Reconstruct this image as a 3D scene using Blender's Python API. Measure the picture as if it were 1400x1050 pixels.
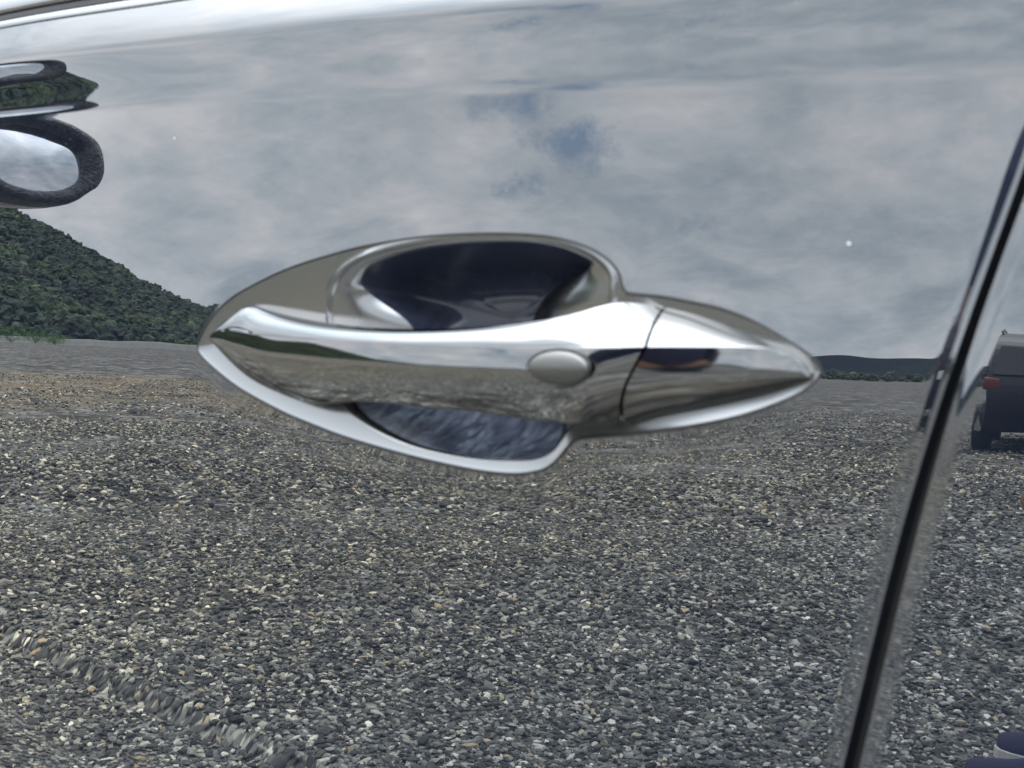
import bpy, bmesh, math, random
import numpy as np
from mathutils import Vector, Matrix
from mathutils.geometry import delaunay_2d_cdt
for o in list(bpy.data.objects): bpy.data.objects.remove(o)
S = bpy.context.scene; COL = S.collection
rng = np.random.default_rng(7); random.seed(7)
R = math.radians
HG = 0.92                                   # height of the door handle over the gravel
# ---------------------------------------------------------------- camera
cam = bpy.data.cameras.new('camera'); co = bpy.data.objects.new('camera', cam); COL.objects.link(co); S.camera = co
th, pt, ro = R(38), R(1.2), R(2.7)
F = Vector((-math.sin(th)*math.cos(pt), math.cos(th)*math.cos(pt), -math.sin(pt)))
R0 = Vector((math.cos(th), math.sin(th), 0)); U0 = R0.cross(F)
Rv = math.cos(ro)*R0 + math.sin(ro)*U0; Uv = -math.sin(ro)*R0 + math.cos(ro)*U0
m = Matrix((Rv, Uv, -F)).transposed().to_4x4(); m.translation = Vector((0.1847, -0.2364, 0)); co.matrix_world = m
cam.sensor_width = 36; cam.lens = 36*1500/1400; cam.clip_start = .01; cam.clip_end = 6000
cam.dof.use_dof = True; cam.dof.focus_distance = 2.6; cam.dof.aperture_fstop = 32
# ---------------------------------------------------------------- sky and light
SUN_AZ, SUN_EL = R(205), R(58)
S.view_settings.view_transform = 'Standard'; S.view_settings.look = 'None'; S.view_settings.exposure = 0.5; S.view_settings.gamma = 1
S.render.engine = 'CYCLES'; S.cycles.max_bounces = 10; S.cycles.glossy_bounces = 8
W = bpy.data.worlds.new('World'); S.world = W; W.use_nodes = True
class NT:
    def __init__(s, nt): s.nt = nt; s.N = nt.nodes; s.L = nt.links
    def n(s, t, **k):
        x = s.N.new(t)
        for a, v in k.items():
            if a.startswith('i_'):
                key = a[2:]; key = int(key) if key.isdigit() else key
                if hasattr(v, 'is_output') or isinstance(v, bpy.types.NodeSocket): s.L.new(v, x.inputs[key])
                else: x.inputs[key].default_value = v
            else: setattr(x, a, v)
        return x
    def math(s, op, a, b=0., c=0., clamp=False):
        x = s.N.new('ShaderNodeMath'); x.operation = op; x.use_clamp = clamp
        for i, v in enumerate((a, b, c)):
            if isinstance(v, bpy.types.NodeSocket): s.L.new(v, x.inputs[i])
            else: x.inputs[i].default_value = v
        return x.outputs[0]
    def vec(s, op, a, b=(0,0,0), o=0):
        x = s.N.new('ShaderNodeVectorMath'); x.operation = op
        for i, v in enumerate((a, b)):
            if isinstance(v, bpy.types.NodeSocket): s.L.new(v, x.inputs[i])
            else: x.inputs[i].default_value = v
        return x.outputs[o]
    def mix(s, f, a, b, blend='MIX'):
        x = s.N.new('ShaderNodeMix'); x.data_type = 'RGBA'; x.blend_type = blend
        for i, v in ((0, f), (6, a), (7, b)):
            if isinstance(v, bpy.types.NodeSocket): s.L.new(v, x.inputs[i])
            else: x.inputs[i].default_value = v if i == 0 else (tuple(v) + (1,))[:4]
        return x.outputs[2]
    def ramp(s, f, pts):
        x = s.N.new('ShaderNodeValToRGB'); s.L.new(f, x.inputs[0]); e = x.color_ramp.elements
        while len(e) < len(pts): e.new(.5)
        for q, (p, c) in zip(e, pts):
            q.position = p; q.color = (c, c, c, 1) if not hasattr(c, '__len__') else tuple(c) + (1,)
        return x.outputs[0]
    def noise(s, v, scale, detail=4, rough=.55, dist=0., o=0):
        x = s.n('ShaderNodeTexNoise'); s.L.new(v, x.inputs['Vector']); x.inputs['Scale'].default_value = scale
        x.inputs['Detail'].default_value = detail; x.inputs['Roughness'].default_value = rough; x.inputs['Distortion'].default_value = dist
        return x.outputs[o]
def world():
    t = NT(W.node_tree); t.N.clear()
    out = t.n('ShaderNodeOutputWorld'); bg = t.n('ShaderNodeBackground', i_Strength=0.1); t.L.new(bg.outputs[0], out.inputs[0])
    sky = t.n('ShaderNodeTexSky', sky_type='NISHITA', sun_disc=False, sun_elevation=SUN_EL, sun_rotation=SUN_AZ, dust_density=1.5)
    d = t.vec('NORMALIZE', t.n('ShaderNodeTexCoord').outputs['Generated'])
    sp = t.n('ShaderNodeSeparateXYZ', i_0=d); z = sp.outputs[2]
    zz = t.math('ADD', t.math('MAXIMUM', z, 0.), .42)
    cb = t.n('ShaderNodeCombineXYZ', i_0=t.math('DIVIDE', sp.outputs[0], zz), i_1=t.math('DIVIDE', sp.outputs[1], zz), i_2=3.1).outputs[0]
    wv = t.noise(cb, .9, 3, .5, 0, 1)
    cw = t.vec('ADD', cb, t.vec('SCALE', wv, (0,0,0)) if False else t.vec('MULTIPLY', wv, (.45,.45,.45)))
    n1 = t.noise(cw, 1.7, 7, .56); n2 = t.noise(cw, 7.0, 7, .62); n3 = t.noise(d, 9, 6, .6)
    den = t.math('ADD', t.math('MULTIPLY', n1, .55), t.math('MULTIPLY', n2, .45))
    # luminance of an overcast sky: the zenith several times the horizon
    lum = t.ramp(t.math('MAXIMUM', z, 0.), [(0, 1.36), (.1, 1.24), (.28, 1.17), (.40, 1.7), (.54, 3.2), (.7, 4.4), (1, 4.8)])
    lum2 = t.math('MULTIPLY', 1.0, 1.0)
    shade = t.math('MULTIPLY_ADD', t.math('SUBTRACT', den, .5), 2.1, 1.0)
    shade = t.math('MULTIPLY', shade, t.math('MULTIPLY_ADD', t.math('SUBTRACT', n3, .5), .22, 1.0))
    tint = t.mix(t.ramp(den, [(.36, 0), (.62, 1)]), (.78, .945, 1.09), (.95, .97, 1.01))
    cl = t.vec('MULTIPLY', tint, t.vec('MULTIPLY', (1,1,1), (1,1,1)))
    x = t.n('ShaderNodeVectorMath', operation='SCALE'); t.L.new(tint, x.inputs[0]); t.L.new(t.math('MULTIPLY', shade, 10.), x.inputs['Scale'])
    clouds = t.mix(1., x.outputs[0], lum, 'MULTIPLY')
    # openings in the deck: thin, torn, where the blue shows
    torn = t.noise(cw, 5.5, 6, .62)
    wn = t.vec('ADD', t.noise(d, 14, 5, .65, 0, 1), (-.5, -.5, -.5)); dwp = t.vec('ADD', d, t.vec('MULTIPLY', wn, (.16, .16, .10)))
    def hole(az, el, rad):
        v = (-math.sin(R(az))*math.cos(R(el)), -math.cos(R(az))*math.cos(R(el)), math.sin(R(el)))
        dd = t.vec('DISTANCE', dwp, v, 1)
        return t.math('SUBTRACT', 1., t.math('DIVIDE', dd, rad), clamp=True)
    hs = None
    for h in HOLES:
        q = hole(*h); hs = q if hs is None else t.math('MAXIMUM', hs, q)
    gen = t.math('MULTIPLY', t.math('SUBTRACT', .40, den), 3., clamp=True)
    op = t.math('MULTIPLY_ADD', hs, 1.5, t.math('MULTIPLY_ADD', torn, 2.6, -1.75), clamp=True)
    op = t.math('MULTIPLY', op, t.math('MULTIPLY', hs, 3.0, clamp=True)); op = t.math('MAXIMUM', op, t.math('MULTIPLY', gen, .8)); op = t.math('MULTIPLY', op, .92)
    sk = t.mix(1., sky.outputs[0], (1.0, 1.1, 1.2), 'MULTIPLY')
    t.L.new(t.mix(op, clouds, sk), bg.inputs[0])
HOLES = [(38.4, 15.2, .056), (35.2, 12.4, .050), (38.4, 10.2, .035), (28, 8.4, .035)]
world()
sl = bpy.data.lights.new('sun', 'SUN'); sl.energy = .9; sl.angle = R(55); sl.color = (1, .96, .9)
so = bpy.data.objects.new('sun', sl); COL.objects.link(so)
sd = Vector((math.sin(SUN_AZ)*math.cos(SUN_EL), math.cos(SUN_AZ)*math.cos(SUN_EL), math.sin(SUN_EL)))
so.rotation_euler = (-sd).to_track_quat('-Z', 'Y').to_euler(); so.location = (0, -4, 12)
# ---------------------------------------------------------------- materials
def mat(name, col=(.5,.5,.5), rough=.5, metal=0., ior=1.5, coat=0.):
    M = bpy.data.materials.new(name); M.use_nodes = True; t = NT(M.node_tree); b = t.N['Principled BSDF']
    b.inputs['Base Color'].default_value = tuple(col) + (1,); b.inputs['Roughness'].default_value = rough
    b.inputs['Metallic'].default_value = metal; b.inputs['IOR'].default_value = ior; b.inputs['Coat Weight'].default_value = coat
    return M, t, b
def wear(t, b, scale, dist, rbase, ramp_amp, bump=0.0, bscale=80, bdist=.001):
    oc = t.n('ShaderNodeTexCoord').outputs['Object']
    n = t.noise(oc, scale, 5, .6, dist)
    t.L.new(t.math('MULTIPLY_ADD', t.math('SUBTRACT', n, .5), ramp_amp, rbase, clamp=True), b.inputs['Roughness'])
    if bump:
        bm = t.n('ShaderNodeBump', i_Strength=bump, i_Distance=bdist, i_Height=t.noise(oc, bscale, 2, .5)); t.L.new(bm.outputs[0], b.inputs['Normal'])
    return oc
PAINT, t, b = mat('black_paint', (.006,.008,.013), .015, 0, 2.6)
oc = t.n('ShaderNodeTexCoord').outputs['Object']
# dust specks and dried drops on the lacquer
v = t.n('ShaderNodeTexVoronoi', feature='F1'); t.L.new(oc, v.inputs['Vector']); v.inputs['Scale'].default_value = 75
cs = t.n('ShaderNodeSeparateColor', i_0=v.outputs['Color']).outputs[0]
speck = t.math('MULTIPLY', t.math('LESS_THAN', v.outputs['Distance'], t.math('MULTIPLY', cs, .036)), t.math('GREATER_THAN', cs, .90))
film = t.math('MULTIPLY', t.math('SUBTRACT', t.noise(oc, 14, 6, .65, .6), .52), .05, clamp=True)
col = t.mix(film, (.006,.008,.013), (.32,.31,.29)); col = t.mix(t.math('MULTIPLY', speck, .6), col, (.75,.75,.74)); t.L.new(col, b.inputs['Base Color'])
# fine dust and faint wiping marks
v2 = t.n('ShaderNodeTexVoronoi', feature='F1'); t.L.new(oc, v2.inputs['Vector']); v2.inputs['Scale'].default_value = 420
c2_ = t.n('ShaderNodeSeparateColor', i_0=v2.outputs['Color']).outputs[1]
dust = t.math('MULTIPLY', t.math('MULTIPLY', t.math('LESS_THAN', v2.outputs['Distance'], .16), t.math('GREATER_THAN', c2_, .86)), t.ramp(t.noise(oc, 9, 4, .6), [(.45, 0), (.7, .35)]))
mpp = t.n('ShaderNodeMapping', i_Scale=(6, 6, 46), i_Rotation=(0, .5, 0)); t.L.new(oc, mpp.inputs[0])
wipe = t.ramp(t.noise(mpp.outputs[0], 3.5, 8, .72, .8), [(.56, 0), (.80, .045)])
col = t.mix(t.math('ADD', dust, wipe), col, (.42,.41,.39)); t.L.new(col, b.inputs['Base Color'])
t.L.new(t.math('MULTIPLY_ADD', speck, .5, .006), b.inputs['Roughness'])
bm_ = t.n('ShaderNodeBump', i_Strength=.035, i_Distance=.0006, i_Height=t.noise(oc, 55, 1, .4)); t.L.new(bm_.outputs[0], b.inputs['Normal'])
CUPM, t, b = mat('black_paint_scuffed', (.026,.031,.052), .2, 0, 1.5)
oc = t.n('ShaderNodeTexCoord').outputs['Object']
mp = t.n('ShaderNodeMapping', i_Scale=(110, 40, 14), i_Rotation=(0, .12, 0)); t.L.new(oc, mp.inputs[0])
streak = t.noise(mp.outputs[0], 4, 6, .7, .5); blot = t.noise(oc, 60, 5, .6, .8)
sm = t.math('MULTIPLY', t.ramp(streak, [(.42, 0), (.72, 1)]), t.ramp(blot, [(.38, 0), (.62, 1)]))
zz = t.n('ShaderNodeSeparateXYZ', i_0=oc)
low = t.n('ShaderNodeMapRange', clamp=True, i_1=-.006, i_2=-.018, i_3=.10, i_4=1.0); t.L.new(zz.outputs[2], low.inputs[0])
sm = t.math('MULTIPLY', sm, low.outputs[0])
t.L.new(t.mix(t.math('MULTIPLY', sm, .7), (.026,.031,.052), (.30,.36,.43)), b.inputs['Base Color'])
t.L.new(t.math('MULTIPLY_ADD', low.outputs[0], .12, t.math('MULTIPLY_ADD', sm, .2, .20)), b.inputs['Roughness'])
CHROME, t, b = mat('chrome', (.222,.222,.222), .05, 1); wear(t, b, 45, .5, .045, .06, .02, 120, .0005)
BEZ, t, b = mat('satin_chrome_bezel', (.262,.264,.266), .18, 1); wear(t, b, 60, .3, .19, .08)
BUT, t, b = mat('matt_metal', (.14,.138,.133), .30, 1); wear(t, b, 300, 0, .40, .12)
RUB, t, b = mat('black_rubber', (.012,.012,.013), .5); wear(t, b, 90, 0, .5, .2, .2, 600, .0005)
RUBD, t, b = mat('matt_black_seal', (.006,.006,.007), .8)
DARK, t, b = mat('dark_cavity', (.004,.004,.005), .9)
GLASS, t, b = mat('tinted_glass', (.01,.012,.014), .01, 0, 1.9)
PLAST, t, b = mat('grained_plastic', (.018,.018,.022), .55); oc = wear(t, b, 160, 0, .5, .3, 1., 320, .004)
t.L.new(t.mix(t.ramp(t.noise(oc, 150, 5, .7), [(.42, 0), (.66, 1)]), (.010,.010,.014), (.07,.07,.08)), b.inputs['Base Color'])
MIRROR, t, b = mat('mirror_glass', (.72,.74,.78), .02, 1)
TYRE, t, b = mat('tyre_rubber', (.02,.02,.02), .8); wear(t, b, 40, 0, .8, .2, .4, 300, .003)
ALLOY, t, b = mat('alloy', (.45,.46,.47), .3, 1)
# ---------------------------------------------------------------- mesh helpers
def link(name, me, M=None, parent=None, **props):
    o = bpy.data.objects.new(name, me); COL.objects.link(o)
    if M is not None: me.materials.append(M)
    if parent is not None: o.parent = parent
    for k, v in props.items(): o[k] = v
    return o
def mesh_np(name, V, F_, normals=None, smooth=True):
    me = bpy.data.meshes.new(name); V = np.asarray(V, float); 
    if isinstance(F_, np.ndarray):
        n, k = F_.shape; me.vertices.add(len(V)); me.vertices.foreach_set('co', V.ravel())
        me.loops.add(n*k); me.loops.foreach_set('vertex_index', F_.astype(np.int32).ravel())
        me.polygons.add(n); me.polygons.foreach_set('loop_start', np.arange(0, n*k, k, dtype=np.int32))
        me.update(calc_edges=True); me.validate()
    else: me.from_pydata([tuple(v) for v in V], [], F_); me.update()
    me.polygons.foreach_set('use_smooth', [smooth]*len(me.polygons))
    if normals is not None: me.normals_split_custom_set_from_vertices([tuple(n) for n in normals])
    return me
def grid_faces(n, m_, close=False):
    f = []
    for i in range(n-1):
        for j in range(m_ if close else m_-1):
            k = (j+1) % m_; f.append((i*m_+j, i*m_+k, (i+1)*m_+k, (i+1)*m_+j))
    return np.array(f)
def spline(P, n, closed=False):
    """Catmull-Rom resample of a point list by arc length"""
    P = np.asarray(P, float); N = len(P); idx = np.arange(N if closed else N-1); out = []
    g = (lambda i: P[i % N]) if closed else (lambda i: P[min(max(i, 0), N-1)] if 0 <= i < N else (2*P[0]-P[1] if i < 0 else 2*P[-1]-P[-2]))
    for i in idx:
        a, b_, c, d = g(i-1), g(i), g(i+1), g(i+2)
        for s in np.linspace(0, 1, 24, endpoint=False):
            out.append(.5*((2*b_) + (c-a)*s + (2*a-5*b_+4*c-d)*s*s + (3*b_-a-3*c+d)*s**3))
    out.append(P[0] if closed else P[-1]); out = np.array(out)
    L = np.r_[0, np.cumsum(np.linalg.norm(np.diff(out, axis=0), axis=1))]
    q = np.linspace(0, L[-1], n+1)[:-1] if closed else np.linspace(0, L[-1], n)
    return np.stack([np.interp(q, L, out[:, k]) for k in range(P.shape[1])], 1)
def box(bm, x0, x1, y0, y1, z0, z1, bev=0.):
    r = bmesh.ops.create_cube(bm, size=1); bmesh.ops.scale(bm, vec=(x1-x0, y1-y0, z1-z0), verts=r['verts'])
    bmesh.ops.translate(bm, vec=((x0+x1)/2, (y0+y1)/2, (z0+z1)/2), verts=r['verts'])
    if bev:
        es = list({e for v in r['verts'] for e in v.link_edges}); bmesh.ops.bevel(bm, geom=es, offset=bev, segments=3, affect='EDGES', profile=.5)
def bm_obj(name, bm, M, parent=None, smooth=False, **p):
    me = bpy.data.meshes.new(name); bmesh.ops.recalc_face_normals(bm, faces=bm.faces); bm.to_mesh(me); bm.free()
    me.polygons.foreach_set('use_smooth', [smooth]*len(me.polygons)); return link(name, me, M, parent, **p)
def sweep(path, rad, n=10, closed=False, sx=1., sz=1.):
    """tube of radius rad along a list of points, returned as a mesh"""
    P = np.asarray(path, float); N = len(P); V = []
    for i in range(N):
        tg = P[(i+1) % N]-P[i-1] if closed else P[min(i+1, N-1)]-P[max(i-1, 0)]
        tg /= np.linalg.norm(tg); up = np.array([0, 1., 0]); a = np.cross(tg, up); a /= np.linalg.norm(a)+1e-9; b_ = np.cross(a, tg)
        r = rad[i] if hasattr(rad, '__len__') else rad
        for k in range(n):
            q = 2*math.pi*k/n; V.append(P[i]+r*(sx*math.cos(q)*a+sz*math.sin(q)*b_))
    f = [(i*n+j, i*n+(j+1) % n, ((i+1) % N)*n+(j+1) % n, ((i+1) % N)*n+j) for i in range(N if closed else N-1) for j in range(n)]
    if not closed: f += [tuple(range(n))[::-1], tuple((N-1)*n+k for k in range(n))]
    return V, f
# ---------------------------------------------------------------- measured outlines, metres, x along the car, z up from the handle
OUTLINE=[(-0.1406,0.0004),(-0.136,0.0071),(-0.1298,0.0126),(-0.1213,0.0174),(-0.1107,0.0213),(-0.0979,0.0253),(-0.0856,0.0282),(-0.0721,0.0307),(-0.0592,0.0327),(-0.0439,0.0342),(-0.0294,0.035),(-0.0156,0.0351),(-0.0025,0.0347),(0.0088,0.0338),(0.0173,0.0323),(0.0243,0.0302),(0.0294,0.0277),(0.0329,0.025),(0.0348,0.022),(0.0357,0.019),(0.0387,0.0183),(0.0468,0.0176),(0.055,0.0163),(0.0629,0.0148),(0.0706,0.0123),(0.0766,0.0095),(0.0817,0.0068),(0.0857,0.0044),(0.0882,0.0022),(0.0885,0.0003),(0.0857,-0.0028),(0.0815,-0.0055),(0.0736,-0.0089),(0.0663,-0.0113),(0.0567,-0.0137),(0.0466,-0.0157),(0.036,-0.0175),(0.0272,-0.0187),(0.0229,-0.0199),(0.0207,-0.0221),(0.0178,-0.0253),(0.0149,-0.0277),(0.0108,-0.0293),(0.004,-0.0306),(-0.0063,-0.031),(-0.017,-0.0306),(-0.0282,-0.0298),(-0.04,-0.0287),(-0.0523,-0.0273),(-0.0653,-0.0255),(-0.0789,-0.023),(-0.0924,-0.0202),(-0.1075,-0.0161),(-0.1186,-0.0125),(-0.1297,-0.0077),(-0.1383,-0.0032)]
CUP=[(-0.0747,0.0133),(-0.0737,0.0191),(-0.0687,0.0242),(-0.0598,0.0281),(-0.0475,0.031),(-0.0328,0.0328),(-0.0188,0.0335),(-0.0055,0.0335),(0.0059,0.0328),(0.0157,0.0309),(0.0229,0.0286),(0.0283,0.0254),(0.031,0.0218),(0.0305,0.0182),(0.03,0.0114),(0.0296,0.0038),(0.0279,-0.0058),(0.0233,-0.0138),(0.0192,-0.0199),(0.0156,-0.0239),(0.0099,-0.0266),(0.0007,-0.0277),(-0.0097,-0.0282),(-0.0234,-0.0278),(-0.038,-0.0265),(-0.0519,-0.0234),(-0.0617,-0.0196),(-0.0695,-0.015),(-0.0734,-0.0064),(-0.0747,0.0028)]
WELL=[(-0.0527,0.0113),(-0.0629,0.0188),(-0.0636,0.0227),(-0.0575,0.0273),(-0.0459,0.0302),(-0.0316,0.032),(-0.0179,0.0327),(-0.0047,0.0327),(0.0065,0.032),(0.016,0.0302),(0.0227,0.0279),(0.0256,0.0255),(0.0103,0.0228),(0.0005,0.0191),(-0.0062,0.0117),(-0.0062,0.003),(0.0021,-0.0071),(0.0146,-0.0148),(0.0182,-0.0194),(0.0156,-0.0231),(0.0101,-0.0257),(0.0014,-0.0267),(-0.0087,-0.0273),(-0.022,-0.0268),(-0.0362,-0.0252),(-0.0494,-0.0218),(-0.0591,-0.018),(-0.0637,-0.0135),(-0.0558,-0.0044),(-0.0505,0.005)]
GRIP=[[(-0.1326,-0.0012,0.0041),(-0.132,-0.0019,0.0036),(-0.1318,-0.002,0.0028),(-0.1327,-0.001,0.0021)],[(-0.1254,-0.0016,0.0087),(-0.1231,-0.0038,0.0057),(-0.1226,-0.004,0.0022),(-0.124,-0.0012,-0.0032)],[(-0.118,-0.0014,0.0128),(-0.1121,-0.0057,0.0055),(-0.1113,-0.006,0.0002),(-0.1122,-0.0018,-0.009)],[(-0.1114,-0.0012,0.0144),(-0.1021,-0.0076,0.0049),(-0.1011,-0.008,-0.001),(-0.0992,-0.003,-0.0125)],[(-0.0997,-0.0024,0.0127),(-0.0889,-0.0094,0.0046),(-0.0878,-0.01,-0.0018),(-0.0847,-0.0045,-0.015)],[(-0.0864,-0.0044,0.0108),(-0.0761,-0.0114,0.0043),(-0.0751,-0.012,-0.0021),(-0.0726,-0.006,-0.0161)],[(-0.0651,-0.0082,0.0088),(-0.058,-0.0144,0.004),(-0.057,-0.015,-0.0026),(-0.0545,-0.0108,-0.0137)],[(-0.039,-0.0124,0.0075),(-0.0338,-0.0174,0.0037),(-0.0328,-0.018,-0.0028),(-0.0334,-0.0138,-0.0131)],[(-0.0148,-0.0144,0.0077),(-0.0109,-0.0184,0.0035),(-0.01,-0.019,-0.0027),(-0.0131,-0.0148,-0.0133)],[(0.0059,-0.0148,0.0088),(0.0091,-0.0185,0.0035),(0.0099,-0.019,-0.0025),(0.0072,-0.0148,-0.0135)],[(0.0213,-0.0136,0.0108),(0.0223,-0.0175,0.0037),(0.0231,-0.018,-0.0023),(0.0207,-0.0138,-0.0143)],[(0.0309,-0.0116,0.0132),(0.0326,-0.0164,0.004),(0.0323,-0.017,-0.002),(0.0289,-0.011,-0.0148)],[(0.0382,-0.0065,0.016),(0.0408,-0.0144,0.0044),(0.0394,-0.015,-0.0017),(0.0331,-0.0075,-0.0142)],[(0.0471,-0.002,0.0147),(0.0488,-0.0124,0.0049),(0.0458,-0.013,-0.0012),(0.0382,-0.0045,-0.013)],[(0.0558,-0.0012,0.0133),(0.0574,-0.0105,0.0052),(0.0561,-0.011,-0.0007),(0.0493,-0.0015,-0.0114)],[(0.0655,-0.001,0.0104),(0.0668,-0.0085,0.0055),(0.0655,-0.009,-0.0002),(0.0604,0.0,-0.0094)],[(0.073,-0.0008,0.0077),(0.0741,-0.0066,0.0057),(0.0737,-0.007,-0.0),(0.0705,0.0004,-0.0069)],[(0.0771,-0.0008,0.0056),(0.0789,-0.0047,0.0054),(0.0799,-0.005,0.0005),(0.0786,0.0003,-0.0044)],[(0.0831,-0.0019,0.0033),(0.0837,-0.0033,0.003),(0.0836,-0.0035,0.0002),(0.0833,-0.0002,-0.0023)],[(0.0856,-0.0014,0.0006),(0.0858,-0.0019,0.0004),(0.0859,-0.002,-0.0004),(0.0856,-0.0008,-0.0009)]]
BUTTON=[(0.0279,-0.0177,-0.0012),(0.0187,-0.0177,-0.0015),(0.0364,-0.0172,-0.0008),(0.0277,-0.0177,0.0031),(0.0282,-0.0177,-0.0055)]
GAP_LEFT=[(0.0943,-0.1001),(0.0969,-0.0863),(0.0983,-0.0778),(0.1016,-0.0609),(0.1044,-0.0445),(0.1077,-0.0283),(0.1115,-0.0123),(0.1156,0.0033),(0.1198,0.0186),(0.1244,0.0334),(0.128,0.045),(0.1315,0.0592)]
GAP_RIGHT=[(0.0989,-0.0987),(0.1015,-0.0851),(0.1029,-0.0767),(0.106,-0.06),(0.1089,-0.0438),(0.112,-0.0277),(0.1152,-0.012),(0.1189,0.0035),(0.1228,0.0186),(0.1271,0.0333),(0.131,0.0447),(0.135,0.0588)]

out_pts = spline(OUTLINE, 420, True)
# ---------------------------------------------------------------- the skin of the doors: y = depth inwards at (x, z)
def crease(x): return .0963 - .0858*.8*np.tanh(np.asarray(x)/.8)
def swage(x): return -.1306 - .0213*.8*np.tanh(np.asarray(x)/.8)
def lowline(x): return -.134 + .115*.4*np.tanh(np.asarray(x)/.4)
def table(w, deg):
    q = np.linspace(-1.2, .3, 30001); s = np.tan(np.radians(np.interp(q, w, deg)))
    k = np.ones(41)/41; s = np.convolve(np.pad(s, 20, 'edge'), k, 'valid')
    y = np.r_[0, np.cumsum((s[1:]+s[:-1])/2*np.diff(q))]; y -= np.interp(-.05, q, y); return q, y
Q, GC = table([-2, -.0245, -.0200, -.0138, -.006, -.0018, .0018, .006, .016, .03, .3], [0, 0, -4.6, -7.2, -6.0, -5.0, 5.5, 9, 12, 20, 34])
_, GX = table([-2, -.0232, -.0212, -.0150, -.0045, -.0022, .0018, 1], [0, 0, -6.4, -6.6, -5.4, -1.0, 0, 0])
_, GS = table([-2, -.008, 0, .002, 1], [.74, .74, .05, 0, 0])
_, GL_ = table([-2, -.06, -.03, -.012, 1], [-2, -7, -5, 0, 0])
KZ = R(15)
def skin(x, z, rear=0.):
    x = np.asarray(x, float); z = np.asarray(z, float)
    y = KZ*z*z/2 + x*x/16 + np.interp(z-crease(x), Q, GC) + np.interp(z-swage(x), Q, GS) + np.interp(z-lowline(x), Q, GL_)
    f = np.clip((-.158-x)/.13, 0, 1); y = y + np.interp(z-crease(x), Q, GX)*f*f*(3-2*f)
    return y
def with_edge(x, z, e, sgn, base):
    """pressing round the door edge: shallow roll over the last millimetres"""
    d = (e-x)*sgn
    return base + (.00008 if sgn > 0 else .00014)*np.exp(-(d/.0016)**2)
def ext(T, lo=-.62, hi=.14):
    T = np.array(T); z, x = T[:, 1], T[:, 0]
    s0 = (x[1]-x[0])/(z[1]-z[0])*.8; s1 = (x[-1]-x[-2])/(z[-1]-z[-2])
    Z = np.r_[lo, -.3, z, hi]; X = np.r_[x[0]+s0*(lo*.75-z[0]), x[0]+s0*(-.3-z[0]), x, x[-1]+s1*(hi-z[-1])]
    q = np.linspace(lo, hi, 400); v = np.interp(q, Z, X)
    v = np.convolve(np.pad(v, 12, 'reflect', reflect_type='odd'), np.ones(25)/25, 'valid'); return q, v
EZ, EX = ext(GAP_LEFT); RZ, RX = ext(GAP_RIGHT)
FX0 = -.86; RX1 = 1.05; WT = .0146
def edgeL(z): return np.interp(z, EZ, EX)
def edgeR(z): return np.interp(z, RZ, RX)
def roll_in(x, z):
    """the skin is pressed in a little round the handle surround"""
    r = np.zeros(np.shape(x)); x = np.asarray(x); near = np.where((x > -.165) & (x < .11) & (abs(z) < .055))[0]
    A = out_pts[::2]; B_ = np.roll(A, -1, 0); AB = B_-A; L2 = (AB**2).sum(1)
    P = np.stack([x[near], z[near]], 1)
    s = np.clip(((P[:, None]-A)*AB).sum(2)/L2, 0, 1); d = np.sqrt(((A+AB*s[..., None]-P[:, None])**2).sum(2)).min(1)
    r[near] = .00009*np.exp(-(d/.0046)**1.5)*np.clip((.088-P[:, 0])/.03, 0, 1)*np.clip((P[:, 0]+.142)/.02, 0, 1); return r
def Yfront(x, z): return with_edge(x, z, edgeL(z), 1, skin(x, z)) + roll_in(x, z)
def Yrear(x, z): return with_edge(x, z, edgeR(z), -1, skin(x, z) + REAR_OFF + REAR_TILT*(z) + REAR_YAW*(x-.11))
REAR_OFF, REAR_TILT, REAR_YAW = .0004, .0, .0
def nrm(fn, x, z, h=2e-4):
    gx = (fn(x+h, z)-fn(x-h, z))/(2*h); gz = (fn(x, z+h)-fn(x, z-h))/(2*h)
    n = np.stack([gx, -np.ones_like(gx), gz], 1); return n/np.linalg.norm(n, axis=1)[:, None]
W_ROWS = np.unique(np.round(np.r_[np.arange(-.15, -.045, .0015), np.arange(-.72, -.26, .02), np.arange(-.26, -.03, .004), np.arange(-.03, -.004, .0015), np.arange(-.004, .004, .0004), np.arange(.004, WT, .001), WT], 5))
def flange(fn, e, zs, sgn, r=.0007, back=.0072):
    V = []; Nn = []
    xe = e(zs); y0 = fn(xe, zs); n0 = nrm(fn, xe-sgn*.0003, zs)
    for k in range(7):
        a = math.pi/2*k/6
        V.append(np.stack([xe+sgn*r*math.sin(a), y0+r*(1-math.cos(a)), zs], 1))
        n = n0*math.cos(a)+np.array([sgn*math.sin(a), 0, 0]); Nn.append(n/np.linalg.norm(n, axis=1)[:, None])
    V.append(np.stack([xe+sgn*r, y0+back, zs], 1)); Nn.append(Nn[-1])
    return np.array(V), np.array(Nn)
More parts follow.
